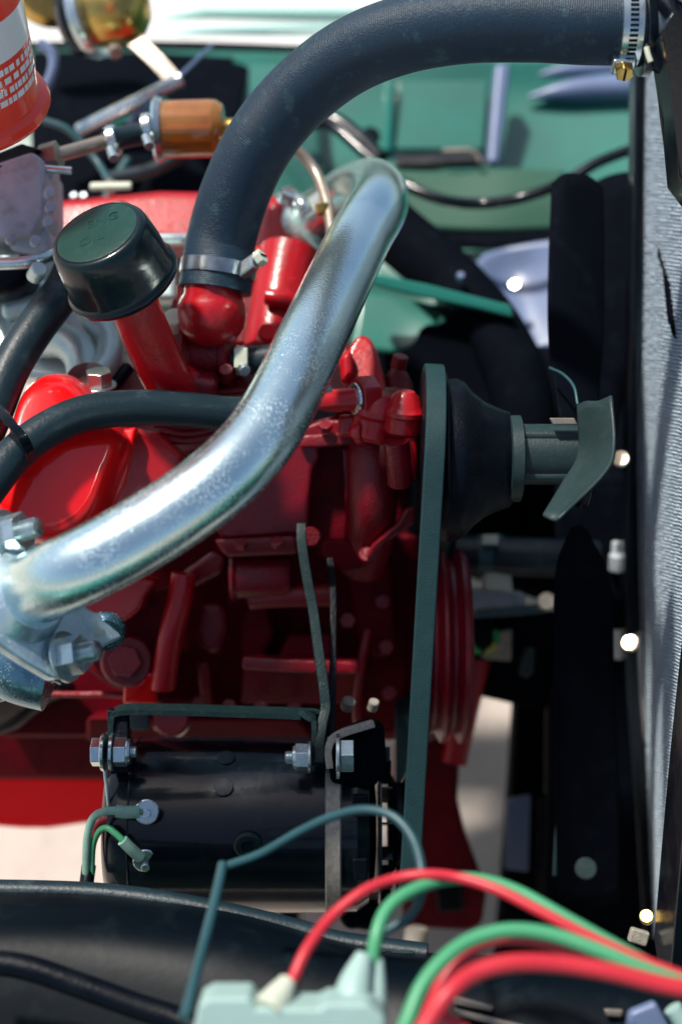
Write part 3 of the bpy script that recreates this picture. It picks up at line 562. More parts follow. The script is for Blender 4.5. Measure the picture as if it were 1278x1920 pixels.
prism('timing_cover', [(700, 1000, 1.36), (800, 1000, 1.36), (800, 1330, 1.42), (745, 1390, 1.44), (690, 1390, 1.43)], 0.10, 'reddull', EN, bevel=0.008)

tube('nose_casting', [(895, 1235, 1.52), (872, 1330, 1.52), (850, 1430, 1.52)], 0.014, 'red', EN, sides=16)
prism('nose_foot', [(740, 1405, 1.52), (800, 1395, 1.52), (848, 1370, 1.52), (862, 1420, 1.52), (858, 1500, 1.53), (872, 1560, 1.54), (898, 1630, 1.55), (912, 1680, 1.56), (905, 1735, 1.57), (880, 1748, 1.57), (760, 1742, 1.57), (735, 1600, 1.55)], 0.07, 'reddull', EN, bevel=0.008)
prism('foot_socket', [(815, 1655, 1.545), (865, 1655, 1.545), (870, 1710, 1.55), (820, 1712, 1.55)], 0.02, 'blacksatin', EN, bevel=0.004)
# aluminium inlet manifold, left
IM = thing('inlet_manifold', 'pale bare aluminium inlet manifold between hoses at the left', 'manifold', P(100, 600, 1.3))
prism('plenum', [(-60, 540, 1.33), (100, 520, 1.33), (200, 560, 1.33), (235, 640, 1.32), (225, 700, 1.30), (150, 720, 1.29), (60, 710, 1.29), (-60, 700, 1.30)], 0.08, 'alu', IM, bevel=0.010, seg=4)
tube('runner', [(175, 600, 1.30), (205, 640, 1.28), (200, 680, 1.26), (185, 700, 1.25)], 0.012, 'alu', IM, sides=20)
tube('runner', [(70, 640, 1.30), (120, 640, 1.28), (150, 665, 1.27), (160, 700, 1.26)], 0.016, 'alu', IM, sides=20)
prism('rib', [(0, 560, 1.30), (60, 545, 1.30), (90, 565, 1.30), (60, 590, 1.30), (0, 600, 1.30)], 0.03, 'alu', IM, bevel=0.008)
prism('top_deck', [(-60, 470, 1.36), (150, 470, 1.36), (330, 480, 1.38), (330, 560, 1.36), (100, 560, 1.34), (-60, 560, 1.33)], 0.05, 'alu', IM, bevel=0.006)
hexa('cap_nut', P(187, 722, 1.225), cdir(0, 1, 0.5), 0.0115, 0.013, 'steel', IM)
disc('cap_washer', P(187, 727, 1.225), cdir(0, 1, 0.5), 0.015, 0.003, 'steel', IM)
tube('dipstick_tube', [(240, 690, 1.27), (225, 708, 1.26), (208, 730, 1.25)], 0.006, 'blacksatin', IM, sides=12)
disc('pale_gasket', P(330, 612, 1.255), cdir(0, 0.6, 1), 0.010, 0.014, 'cream', IM)

# ================================================================== oil filler and cap
OF = thing('oil_filler', 'red oil filler tube with domed dark breather cap, a green reflection painted on top', 'oil filler', P(300, 730, 1.22))
ca = cdir(-0.30, 0.62, 0.72)
cc = P(228, 520, 1.125)
tube('filler_tube', [(335, 745, 1.225), (308, 700, 1.20), (280, 640, 1.18), (250, 570, 1.16), (235, 530, 1.15)], [0.021, 0.0205, 0.0205, 0.0205, 0.0205], 'red', OF, sides=36, n=10)
tube('base_flange', [(378, 742, 1.225), (360, 716, 1.22), (340, 700, 1.225)], 0.010, 'red', OF, sides=16)
cr2 = 0.0425
cap = lathe('breather_cap', P(224, 512, 1.155), ca, [(0.030, -0.010), (0.0455, -0.010), (0.0475, -0.008), (0.0478, -0.005), (0.0455, -0.0035), (0.0450, 0.000), (0.0440, 0.004), (0.0436, 0.018), (0.0420, 0.030), (0.0405, 0.038), (0.0385, 0.0415), (0.0350, 0.0430), (0.0335, 0.0425), (0.015, 0.0432), (0.0, 0.0434)], 'capblack', OF, sides=72, cap=False, sharp=60)
lathe('cap_reflection_disc', P(224, 512, 1.155) + ca * 0.0424, ca, [(0.0340, 0.0), (0.0342, 0.0006), (0.0325, 0.0010), (0.015, 0.0016), (0.0, 0.0018)], 'lid_reflection', OF, sides=64, cap=False, sharp=80)  # thin disc carrying the painted green reflection on the cap
cu = cdir(1, 0.35, 0.1); cu = (cu - ca * cu.dot(ca)).normalized(); cv = ca.cross(cu)
def text(name, s, loc, u, v, size, m, parent, depth=0.0003):
    cvv = bpy.data.curves.new(name, 'FONT'); cvv.body = s; cvv.size = size; cvv.extrude = depth; cvv.align_x = 'CENTER'; cvv.align_y = 'CENTER'
    o = bpy.data.objects.new(name, cvv); C.objects.link(o); n = u.cross(v)
    mtx = Matrix((u, v, n)).transposed().to_4x4(); mtx.translation = Vector(loc) - ORG[parent]
    o.parent = parent; o.matrix_local = mtx; cvv.materials.append(M[m])
    dg = bpy.context.evaluated_depsgraph_get(); me = bpy.data.meshes.new_from_object(o.evaluated_get(dg)); mt = o.matrix_local.copy()
    bpy.data.objects.remove(o); o = bpy.data.objects.new(name, me); C.objects.link(o); o.parent = parent; o.matrix_local = mt; return o
capc = P(224, 512, 1.155) + ca * 0.0440
text('embossed_letters', 'ENG', capc + cu * 0.006 + cv * 0.012, cu, cv, 0.014, 'lid_reflection', cap)
text('embossed_letters', 'OIL', capc - cu * 0.005 - cv * 0.008, cu, cv, 0.014, 'lid_reflection', cap)

# ================================================================== rubber hoses
def hose(name, label, pts, r, m='rubber2', cat='hose', n=10, sides=32):
    o = tube(name, pts, r, m, None, n=n, sides=sides); tag(o, label, cat); return o
def clampring(name, label, c, axis, r, wid, group=None, screw=None, slots=None, gold=False, tilt=None):
    t = thing(name, label, 'hose clamp', c); ax = Vector(axis).normalized()
    lathe('band', c, ax, [(r, -wid / 2), (r + 0.0012, -wid / 2 + 0.0006), (r + 0.0012, wid / 2 - 0.0006), (r, wid / 2)], 'steel' if slots else 'dullsteel', t, sides=64, cap=False)
    if slots:
        u = ax.orthogonal().normalized(); 
        toward = (-FW - ax * (-FW).dot(ax)).normalized(); side = ax.cross(toward)
        for k in range(slots):
            a = R(-70 + k * 150 / slots)
            dr = toward * math.cos(a) + side * math.sin(a); tg = ax.cross(dr)
            obox('slot', c + dr * (r + 0.0013), ax * wid * 0.19, tg * 0.0010, dr * 0.0004, 'blacksatin', t, bevel=0)
    if screw:
        sp, sd = screw
        obox('screw_housing', sp - sd * 0.008, ax * wid * 0.55, sd * 0.008, sd.cross(ax) * 0.007, 'steel', t, bevel=0.002)
        s = hexa('screw', sp, sd, 0.0075, 0.007, 'gold' if gold else 'cream', t, bevel=0.001)
        obox('screw_slot', sp + sd * 0.0072, sd.cross(ax) * 0.0055, ax * 0.0008, sd * 0.0004, 'blacksatin', t, bevel=0)
    return t
hp = [(403, 545, 1.235), (408, 505, 1.235), (415, 450, 1.235), (440, 365, 1.22), (482, 275, 1.20), (548, 190, 1.18), (640, 115, 1.15), (740, 70, 1.12), (860, 46, 1.10), (1000, 42, 1.09), (1110, 47, 1.085), (1215, 47, 1.085)]
RH = tube('radiator_hose', [p + ((0.0315, 0.0312, 0.0302, 0.0298)[i] if i < 4 else 0.0295,) for i, p in enumerate(hp)], 0.0295, 'rubber', None, n=14, sides=64)
tag(RH, 'large ribbed black radiator hose arching over the top of the engine', 'hose')
clampring('hose_clamp', 'dull steel clamp round the lower end of the big hose', P(409, 506, 1.235), P(415, 450, 1.235) - P(406, 522, 1.235), 0.0318, 0.0130, screw=(P(482, 488, 1.205), cdir(0.8, 0.5, 0.4)))
clampring('hose_clamp', 'bright slotted worm clamp with brass screw below the hose', P(1174, 47, 1.085), X, 0.0300, 0.0165, slots=22, screw=(P(1169, 128, 1.075), cdir(0, -0.85, 0.5)), gold=True)
hose('heater_hose', 'dark hose sloping from the cap down to the left edge', [(150, 470, 1.26), (118, 545, 1.225), (70, 610, 1.20), (20, 690, 1.18), (-20, 790, 1.16), (-60, 880, 1.15)], 0.0165)
hose('heater_hose', 'blue black hose running level across the red rocker cover', [(620, 748, 1.21), (520, 768, 1.20), (440, 777, 1.19), (350, 768, 1.175), (250, 765, 1.16), (160, 775, 1.145), (90, 805, 1.13), (30, 850, 1.115), (-15, 905, 1.10), (-60, 970, 1.10)], 0.0148)
ct = bar('cable_tie', [(-6, 765, 1.095), (25, 798, 1.085), (48, 828, 1.09), (56, 856, 1.105), (40, 880, 1.13), (-10, 830, 1.19), (-20, 780, 1.14)], 0.0075, 0.0016, 'black', None, wdir=cdir(0.75, 0.62, 0.1), closed=True, n=6)
tag(ct, 'black plastic tie strapping two hoses at the left edge', 'cable tie')
ST = thing('bypass_hose', 'short dark bypass hose stub below the thermostat housing', 'hose', P(460, 680, 1.26))
tube('stub', [(432, 678, 1.25), (470, 676, 1.25), (540, 668, 1.25)], 0.0125, 'rubber2', ST, sides=24)
obox('clip_block', P(452, 672, 1.232), X * 0.006, UP * 0.009, FW * 0.004, 'cream', ST, bevel=0.0015)
disc('clip_screw', P(455, 690, 1.228), cdir(0.3, -0.4, 0.8), 0.005, 0.008, 'steel', ST)
lathe('clip_band', P(452, 677, 1.25), X, [(0.0126, -0.004), (0.0136, -0.004), (0.0136, 0.004), (0.0126, 0.004)], 'steel', ST, cap=False)

# ================================================================== chrome crossover tube
CX = thing('chrome_tube', 'thick pitted chrome crossover tube bending across the whole engine', 'chrome tube', P(60, 1110, 1.03))
cp = [(18, 1122, 1.045), (60, 1106, 1.025), (130, 1073, 1.00), (220, 1028, 0.995), (320, 968, 1.00), (410, 902, 1.01), (480, 830, 1.03), (532, 745, 1.06), (577, 650, 1.10), (625, 548, 1.15), (672, 450, 1.20), (708, 384, 1.245), (700, 352, 1.31), (660, 360, 1.37), (610, 395, 1.41), (560, 430, 1.43)]
tube('tube', [p + (0.0268,) for p in cp], 0.0268, 'chrome', CX, n=12, sides=64)
fn = cdir(0.72, 0.30, 0.62)
fpts = [(-60, 1090), (-20, 1040), (10, 1010), (60, 1000), (74, 1030), (96, 1080), (150, 1130), (215, 1165), (232, 1195), (190, 1215), (150, 1262), (104, 1272), (50, 1240), (-10, 1200), (-60, 1180)]
fc = P(60, 1130, 1.035)
def on_plane(px, py, c, n):
    r = (P(px, py, 1) - CAM).normalized(); return CAM + r * ((c - CAM).dot(n) / r.dot(n))
prism('flange', [on_plane(a, b, fc, fn) for a, b in fpts], 0.012, 'chrome2', CX, bevel=0.003, ext=-fn, front=True, seg=4)
lathe('weld_collar', on_plane(45, 1118, fc, fn) - fn * 0.001, fn, [(0.036, 0), (0.034, 0.004), (0.030, 0.008), (0.0278, 0.014)], 'chrome2', CX, sides=48)
for a, b in ((12, 1004), (122, 1232)):
    o = on_plane(a, b, fc, fn)
    bolt_nut(CX, o, cdir(0.90, 0.22, 0.40), 0.0148, 'steel', washer=True, studlen=0.013)
ob = on_plane(196, 1180, fc - fn * 0.012, fn)
lathe('socket_bolt', ob, cdir(0.1, -0.5, 0.8), [(0.017, 0), (0.017, 0.004), (0.0145, 0.008), (0.010, 0.008), (0.0095, 0.002), (0, 0.002)], 'darkchrome', CX, sides=32, cap=False)
obox('bolt_lug', P(187, 1188, 1.05), cdir(1, 0.2, 0) * 0.004, UP * 0.0025, FW * 0.002, 'cream', CX, bevel=0.001)
EM = thing('exhaust_manifold', 'weathered chrome outlet casting under the tube flange at lower left', 'manifold', P(20, 1260, 1.1))
tube('outlet', [(-60, 1180, 1.10), (-20, 1210, 1.10), (40, 1245, 1.09), (100, 1262, 1.09)], 0.030, 'darkchrome', EM, sides=36)
tube('bead', [(-40, 1160, 1.055), (10, 1200, 1.052), (60, 1238, 1.052), (120, 1268, 1.06)], 0.007, 'darkchrome', EM, sides=16)
prism('lower_flange', [(-40, 1240, 1.10), (0, 1230, 1.09), (90, 1262, 1.09), (110, 1276, 1.09), (60, 1302, 1.10), (0, 1318, 1.10), (-40, 1318, 1.10)], 0.03, 'darkchrome', EM, bevel=0.005)
FE = thing('tube_end_joint', 'pale clamp flange where the chrome tube meets the far side', 'pipe joint', P(570, 440, 1.42))
ea = (P(560, 430, 1.43) - P(610, 395, 1.41)).normalized()
lathe('collar', P(572, 424, 1.425), ea, [(0.028, -0.010), (0.033, -0.009), (0.034, 0.003), (0.031, 0.010)], 'alu', FE)
disc('collar_bolt', P(580, 490, 1.38), cdir(0.3, 0.3, 1), 0.009, 0.012, 'steel', FE)
disc('collar_bolt', P(582, 505, 1.37), cdir(0.3, 0.3, 1), 0.006, 0.010, 'tan', FE)

# ================================================================== pulleys, belt, fan
WPc = P(812, 862, 1.21)
axp = X.copy()
WP = thing('water_pump_pulley', 'black bell shaped water pump pulley at the top of the belt', 'pulley', WPc)
lathe('pulley', WPc, axp, [(0.03, -0.012), (0.074, -0.010), (0.077, -0.008), (0.072, -0.002), (0.072, 0.002), (0.077, 0.008), (0.0745, 0.0095), (0.069, 0.011), (0.0685, 0.014), (0.0690, 0.019), (0.0655, 0.026), (0.057, 0.033), (0.049, 0.043), (0.0435, 0.055), (0.0405, 0.064), (0.038, 0.066)], 'blacksatin', WP, sides=80, sharp=50)
FN = thing('fan', 'dark engine fan on grey spacer hub in front of the radiator', 'fan', P(1060, 860, 1.2))
lathe('hub_flange', P(951, 860, 1.20), axp, [(0.034, 0), (0.0365, 0.001), (0.0365, 0.010), (0.034, 0.011)], 'grey', FN, sides=48)
prof = [(0.0245, 0), (0.0255, 0.001), (0.0255, 0.05), (0.0245, 0.051)]
lathe('spacer', P(975, 852, 1.20), axp, prof, 'grey', FN, sides=48)
for k in range(4):
    a = k * math.pi / 2 + 0.9
    tube('spacer_rib', [P(975, 852, 1.20) + (UP * math.cos(a) - FW * math.sin(a)) * 0.024, P(1078, 852, 1.20) + (UP * math.cos(a) - FW * math.sin(a)) * 0.024], 0.0045, 'grey', FN, n=1, world=True, sides=14)
disc('hub_plate', P(1083, 855, 1.205), axp, 0.045, 0.006, 'blacksatin', FN)
# blades: upper, near (curled towards the viewer), lower
surf('blade', [[(1033, 345, 1.34), (1060, 326, 1.34), (1100, 330, 1.36), (1128, 352, 1.37)], [(1028, 480, 1.30), (1060, 480, 1.305), (1100, 480, 1.32), (1130, 480, 1.34)],
               [(1028, 640, 1.26), (1060, 640, 1.265), (1100, 640, 1.28), (1128, 640, 1.30)], [(1050, 800, 1.21), (1075, 800, 1.215), (1095, 800, 1.22), (1115, 800, 1.23)]], 'matteblack', FN, th=0.0025)
surf('blade', [[(1082, 760, 1.16), (1100, 752, 1.15), (1122, 752, 1.135), (1146, 742, 1.12)], [(1084, 850, 1.15), (1104, 842, 1.135), (1128, 838, 1.11), (1152, 832, 1.095)],
               [(1054, 905, 1.11), (1078, 905, 1.10), (1106, 900, 1.085), (1136, 884, 1.075)], [(1017, 966, 1.06), (1028, 972, 1.055), (1040, 976, 1.052), (1048, 972, 1.05)]], 'grey', FN, th=0.0022)
surf('blade', [[(1070, 990, 1.24), (1086, 985, 1.24), (1094, 990, 1.24), (1100, 996, 1.245)], [(1040, 1080, 1.26), (1075, 1070, 1.26), (1110, 1075, 1.27), (1142, 1090, 1.28)],
               [(1038, 1280, 1.30), (1075, 1280, 1.30), (1115, 1280, 1.31), (1150, 1280, 1.32)], [(1040, 1520, 1.34), (1080, 1520, 1.34), (1120, 1520, 1.35), (1160, 1520, 1.36)], [(1045, 1690, 1.36), (1085, 1700, 1.36), (1125, 1700, 1.37), (1160, 1690, 1.38)]], 'matteblack', FN, th=0.0025)
obox('hub_tang', P(1055, 790, 1.17), X * 0.010, cdir(0.5, -1, 0) * 0.003, FW * 0.003, 'tan', FN, bevel=0.0008)
tube('wire_clip', [(1030, 690, 1.22), (1055, 702, 1.20), (1075, 725, 1.18), (1082, 758, 1.17)], 0.0013, 'wire_teal', FN, sides=8)
CPc = P(838, 1212, 1.36)
CP = thing('crank_pulley', 'dark red grooved crankshaft pulley below the fan hub', 'pulley', CPc)
lathe('pulley', CPc, axp, [(0.05, -0.026), (0.086, -0.026), (0.090, -0.024), (0.080, -0.017), (0.080, -0.014), (0.091, -0.008), (0.092, -0.005), (0.082, 0.001), (0.082, 0.004), (0.092, 0.010), (0.092, 0.014), (0.086, 0.018), (0.07, 0.018), (0.064, 0.008), (0.03, 0.006)], 'redcast', CP, sides=90, sharp=28)
# belt loop
ALc = P(752, 1590, 1.215)
O = P(803, 862, 1.21); ed = (P(766, 1560, 1.215) - O).normalized()
wdir = (X - ed * X.dot(ed)).normalized(); en = ed.cross(wdir)
if en.dot(FW) > 0: en = -en         # en towards the viewer
def circ(c2, r): return [(c2[0] + r * math.cos(a), c2[1] + r * math.sin(a)) for a in [2 * math.pi * k / 90 for k in range(90)]]
pts2 = circ((0, 0), 0.0765) + circ(((P(775, 1590, 1.215) - O).dot(ed), 0.012), 0.036) + circ(((CPc - O).dot(ed), (CPc - O).dot(en)), 0.082)
def hull(ps):
    ps = sorted(set(ps)); lo = []; hi = []
    for L_, it in ((lo, ps), (hi, reversed(ps))):
        for p in it:
            while len(L_) > 1 and (L_[-1][0] - L_[-2][0]) * (p[1] - L_[-2][1]) - (L_[-1][1] - L_[-2][1]) * (p[0] - L_[-2][0]) <= 0: L_.pop()
            L_.append(p)
    return lo[:-1] + hi[:-1]
hl = hull(pts2); dens = []
for i in range(len(hl)):
    a, b = hl[i], hl[(i + 1) % len(hl)]; L_ = math.dist(a, b); n_ = max(1, int(L_ / 0.01))
    for k in range(n_): dens.append((a[0] + (b[0] - a[0]) * k / n_, a[1] + (b[1] - a[1]) * k / n_))
BP = [O + ed * a + en * b for a, b in dens]
BT = bar('fan_belt', BP, 0.0165, 0.0095, 'belt', None, wdir=wdir, world=True, closed=True, curve=False, bevel=0.0015)
tag(BT, 'wide grey green rubber fan belt running straight down the middle right', 'fan belt')

# ================================================================== alternator
A0 = P(430, 1545, 1.235)
AL = thing('alternator', 'gloss black cylindrical alternator slung low on the near side', 'alternator', A0)
ax_ = (P(640, 1545, 1.235) - P(430, 1545, 1.235)).normalized()
def ap(px): return (px - 430) / F * 1.235
lathe('body', A0, ax_, [(0.0, ap(205)), (0.040, ap(206)), (0.062, ap(212)), (0.070, ap(225)), (0.0735, ap(245)), (0.0745, ap(270)), (0.0745, ap(612))], 'black', AL, sides=96, cap=True)
lathe('end_frame', A0, ax_, [(0.075, ap(611)), (0.0775, ap(613)), (0.0775, ap(637)), (0.075, ap(640))], 'bronze', AL, sides=96)
lathe('front_housing', A0, ax_, [(0.0735, ap(640)), (0.0735, ap(668)), (0.066, ap(690)), (0.050, ap(700)), (0.03, ap(704))], 'black', AL, sides=80)
lathe('cooling_fan', A0, ax_, [(0.03, ap(706)), (0.068, ap(707)), (0.069, ap(709)), (0.069, ap(712)), (0.03, ap(713))], 'black', AL, sides=60)
for k in range(14):
    a = 2 * math.pi * k / 14; dr = UP * math.cos(a) - FW * math.sin(a); tg = ax_.cross(dr)
    obox('fan_vane', A0 + ax_ * ap(720) + dr * 0.056, ax_ * 0.005, dr * 0.011, tg * 0.0008, 'black', AL, bevel=0.0003)
lathe('belt_sheave', A0, ax_, [(0.02, ap(726)), (0.042, ap(728)), (0.044, ap(731)), (0.036, ap(742)), (0.036, ap(752)), (0.044, ap(762)), (0.042, ap(765)), (0.02, ap(768))], 'blacksatin', AL, sides=60)
prism('front_lug', [(612, 1400, 1.165), (622, 1382, 1.165), (690, 1352, 1.17), (720, 1362, 1.18), (725, 1440, 1.18), (700, 1480, 1.18), (620, 1470, 1.165)], 0.03, 'matteblack', AL, bevel=0.004)
bar('lug_web', [(618, 1440, 1.158), (616, 1402, 1.158), (634, 1378, 1.16), (700, 1356, 1.165)], 0.010, 0.006, 'bronze', AL, wdir=FW)
# joint of the housing slots
for b_ in (1490, 1610): prism('vent_slot', [(660, b_, 1.158), (690, b_, 1.160), (688, b_ + 42, 1.160), (664, b_ + 42, 1.158)], 0.006, 'blacksatin', AL, bevel=0.002)
tube('body_seam', [A0 + ax_ * ap(262) + (UP * math.cos(a) - FW * math.sin(a)) * 0.0746 for a in [math.pi * 2 * k / 40 for k in range(41)]], 0.0009, 'black', AL, world=True, n=1, sides=6)
for yy, aa in ((0, 0.95), (0, 0.55)): disc('pole_screw', A0 + ax_ * ap(430) + (UP * math.cos(aa) - FW * math.sin(aa)) * 0.0742, UP * math.cos(aa) - FW * math.sin(aa), 0.008, 0.0022, 'black', AL)
# terminals
def terminal(px, py, d, rot):
    o = P(px, py, d); ax = cdir(0.15, 0.1 if py < 1560 else -0.25, 1)
    disc('terminal_insulator', o, ax, 0.0095, 0.006, 'bronze', AL)
    hexa('terminal_nut', o + ax * 0.006, ax, 0.0068, 0.004, 'steel', AL, rot=rot)
    disc('terminal_stud', o + ax * 0.009, ax, 0.0035, 0.006, 'steel', AL)
terminal(275, 1522, 1.163, 0.3); terminal(272, 1612, 1.175, 0.8)
oo = P(465, 1583, 1.1600); lathe('field_screw', oo, cdir(0, -0.25, 1), [(0.0118, 0), (0.0118, 0.003), (0.0095, 0.0048), (0.0055, 0.0048), (0.005, 0.001), (0, 0.001)], 'bracket', AL, sides=24, cap=False)
# rear bracket ear with through bolt
prism('rear_ear', [(192, 1380, 1.19), (214, 1362, 1.19), (242, 1370, 1.19), (246, 1440, 1.18), (238, 1560, 1.18), (205, 1560, 1.19), (198, 1460, 1.19)], 0.02, 'black', AL, bevel=0.003)
pts = [(194, 1395, 1.175), (196, 1440, 1.172), (203, 1500, 1.172), (208, 1560, 1.175)]
tube('ear_edge', pts, 0.0014, 'steel', AL, sides=8)
# bracket and braces
BR = thing('alternator_bracket', 'thin dark steel strap bracket bolted above the alternator', 'bracket', P(400, 1340, 1.2))
bar('strap', [(212, 1395, 1.19), (212, 1352, 1.19), (224, 1332, 1.19), (300, 1330, 1.19), (440, 1334, 1.19), (560, 1338, 1.185), (582, 1342, 1.18), (589, 1356, 1.18), (589, 1436, 1.175)], 0.022, 0.0045, 'bracket', BR, wdir=(0, 0.75, -0.66), n=8, bevel=0.0012)
prism('rear_plate', [(200, 1330, 1.185), (240, 1334, 1.185), (244, 1450, 1.175), (205, 1452, 1.175)], 0.012, 'blacksatin', BR, bevel=0.002)
def thru(px, py, d, L0, L1):
    o = P(px, py, d)
    return o
o = P(205, 1410, 1.168)
disc('washer', o - X * 0.006, X, 0.0155, 0.003, 'steel', BR); hexa('bolt_head', o - X * 0.014, X, 0.012, 0.008, 'steel', BR)
disc('washer', o + X * 0.001, X, 0.0155, 0.003, 'steel', BR); hexa('nut', o + X * 0.0045, X, 0.0125, 0.010, 'steel', BR); lathe('lock_ring', o + X * 0.0145, X, [(0.0105, 0), (0.0108, 0.001), (0.0098, 0.003), (0.006, 0.0032)], 'steel', BR)
stud('stud', o + X * 0.014, X, 0.0055, 0.008, 'steel', BR)
o = P(586, 1420, 1.160)
disc('washer', o - X * 0.0035, X, 0.0130, 0.002, 'steel', BR); hexa('nut', o - X * 0.014, X, 0.0115, 0.0105, 'steel', BR); lathe('lock_ring', o - X * 0.0165, X, [(0.006, 0), (0.009, 0.0004), (0.010, 0.003)], 'steel', BR)
stud('stud', o - X * 0.015, -X, 0.0055, 0.007, 'steel', BR)
o = P(637, 1418, 1.145)
disc('washer', o - X * 0.003, X, 0.018, 0.003, 'steel', BR); hexa('bolt_head', o + X * 0.0005, X, 0.0145, 0.0105, 'steel', BR, rot=0.25)
BR2 = thing('belt_adjuster_arm', 'long curved dark adjuster arm from engine down to alternator', 'brace', P(600, 1200, 1.2))
bar('arm', [(566, 996, 1.235), (566, 1020, 1.23), (574, 1075, 1.225), (586, 1140, 1.22), (597, 1220, 1.21), (608, 1300, 1.20), (610, 1340, 1.195), (602, 1385, 1.185), (598, 1440, 1.175)], 0.0085, 0.035, 'bracket', BR2, wdir=(1, 0, 0), n=8, bevel=0.0015)
bar('back_arm', [(618, 1060, 1.27), (624, 1110, 1.26), (624, 1250, 1.23), (622, 1400, 1.20)], 0.006, 0.04, 'blacksatin', BR2, wdir=(1, 0, 0))
disc('arm_bolt', P(582, 1010, 1.225), cdir(0, 0.2, 1), 0.009, 0.01, 'reddull', BR2)
for a, b, r_ in ((697, 1330, 0.0045), (650, 1328, 0.006)): disc('adjuster_bolt', P(a, b, 1.24), cdir(0.2, 0.8, 0.6), r_, 0.010, 'bronze', BR2)
# fine gleaming edges on the front end of alternator

# ================================================================== alternator wires
def wire(name, label, pts, r, m, n=8, sides=14, group=None, d_end=None):
    o = tube(name, pts, r, m, None, n=n, sides=sides); tag(o, label, 'wire', group); return o
w1 = wire('wire', 'pale green wire on the upper alternator terminal', [(268, 1522, 1.152), (235, 1521, 1.15), (200, 1521, 1.15), (176, 1533, 1.155), (165, 1565, 1.16), (162, 1610, 1.165), (162, 1650, 1.17)], 0.0034, 'wire_pale')
tube('crimp_sleeve', [(262, 1522, 1.150), (240, 1523, 1.149), (218, 1521, 1.149)], 0.0052, 'wire_pale', w1, sides=14)
lathe('ring_terminal', P(275, 1522, 1.152), cdir(0.15, 0.1, 1), [(0.009, 0), (0.010, 0.0008), (0.009, 0.0016)], 'steel', w1)
w2 = wire('wire', 'green wire on the lower alternator terminal', [(262, 1606, 1.165), (240, 1585, 1.155), (218, 1564, 1.153), (200, 1552, 1.155), (184, 1562, 1.16), (174, 1590, 1.165), (172, 1640, 1.17)], 0.0027, 'wire_green')
tube('crimp_sleeve', [(264, 1608, 1.160), (246, 1592, 1.155), (230, 1576, 1.152)], 0.0048, 'wire_pale', w2, sides=14)
lathe('ring_terminal', P(272, 1613, 1.163), cdir(0.15, -0.25, 1), [(0.009, 0), (0.010, 0.0008), (0.009, 0.0016)], 'steel', w2)
wire('wire', 'dark red wire between the two green alternator wires', [(205, 1535, 1.17), (186, 1545, 1.172), (172, 1575, 1.175), (166, 1640, 1.175)], 0.0030, 'wire_red')
wire('wire_sleeve', 'black sleeve gathering three wires left of the alternator', [(167, 1622, 1.172), (164, 1645, 1.17), (160, 1675, 1.16), (156, 1700, 1.15)], 0.0060, 'blacksatin')
prism('clip', [(190, 1545, 1.19), (205, 1540, 1.19), (215, 1600, 1.19), (205, 1606, 1.19), (192, 1590, 1.19)], 0.008, 'blacksatin', AL, bevel=0.002)

# ================================================================== radiator
RA = thing('radiator', 'radiator with pale fine fins and black side frame at right edge', 'radiator', P(1250, 900, 1.2))
def core(u, v):
    """u 0 far .. 1 near, v 0 top .. 1 bottom"""
    a = P(1206, 60, 1.40).lerp(P(1226, 1760, 1.56), v); b = P(1480, 60, 0.98).lerp(P(1238, 1760, 1.18), v)
    return a.lerp(b, u) + X * (-0.012 * math.sin(math.pi * v))
cn = (core(1, .5) - core(0, .5)).cross(core(.5, 1) - core(.5, 0)).normalized()
if cn.x > 0: cn = -cn
mk('core_back', [core(0, k / 20) - cn * 0.012 for k in range(21)] + [core(1, k / 20) - cn * 0.012 for k in range(21)], [(k, k + 1, k + 22, k + 21) for k in range(20)], 'blacksatin', RA, solid=0.004)
V = []; Fc = []; NT = 30; NV = 60
for i in range(NT + 1):                               # flat tubes
    u = i / NT
    base = len(V)
    for j in range(NV + 1):
        p = core(u, j / NV); q = (core(min(1, u + 0.006), j / NV) - p)
        V += [p - cn * 0.0006, p + q - cn * 0.0006, p + q - cn * 0.011, p - cn * 0.011]
    for j in range(NV):
        for k in range(4): a = base + j * 4 + k; b = base + j * 4 + (k + 1) % 4; Fc.append((a, b, b + 4, a + 4))
t = mk('core_tube', V, Fc, 'fin', RA, smooth=False); t['kind'] = 'stuff'
V = []; Fc = []; NZ = 500
rnd = random.Random(3)
for i in range(NT):                                   # zig-zag fins between the tubes
    u0 = (i + 0.18) / NT; u1 = (i + 1.0) / NT; base = len(V); off = rnd.random()
    for j in range(NZ + 1):
        v = min(1, max(0, (j + off * 0.4) / NZ)); u = u0 if j % 2 else u1
        jit = rnd.uniform(-0.0006, 0.0006)
        p = core(u, v) + cn * (0.0003 + jit); V += [p, p - cn * 0.009]
    for j in range(NZ): a = base + j * 2; Fc.append((a, a + 1, a + 3, a + 2))
t = mk('core_fin', V, Fc, 'fin', RA, smooth=False, solid=0); t['kind'] = 'stuff'
# scuff in the fins
def onc(px, py, off=0.0):
    # nearest core point to a pixel
    best = None
    for ui in range(60):
        for vi in range(60):
            p = core(ui / 59, vi / 59); q = p - CAM; d = q.dot(FW); x = 639 + q.dot(RT) / d * F; y = 960 - q.dot(UP) / d * F
            e = (x - px) ** 2 + (y - py) ** 2
            if best is None or e < best[0]: best = (e, p)
    return best[1] + cn * off
bar('fin_dent', [onc(1236, 462, .0015), onc(1245, 505, .0015), onc(1252, 545, .0015), onc(1262, 590, .0015), onc(1268, 618, .0015)], 0.008, 0.0015, 'matteblack', RA, wdir=(0, 1, 0), n=1, world=True, bevel=0)
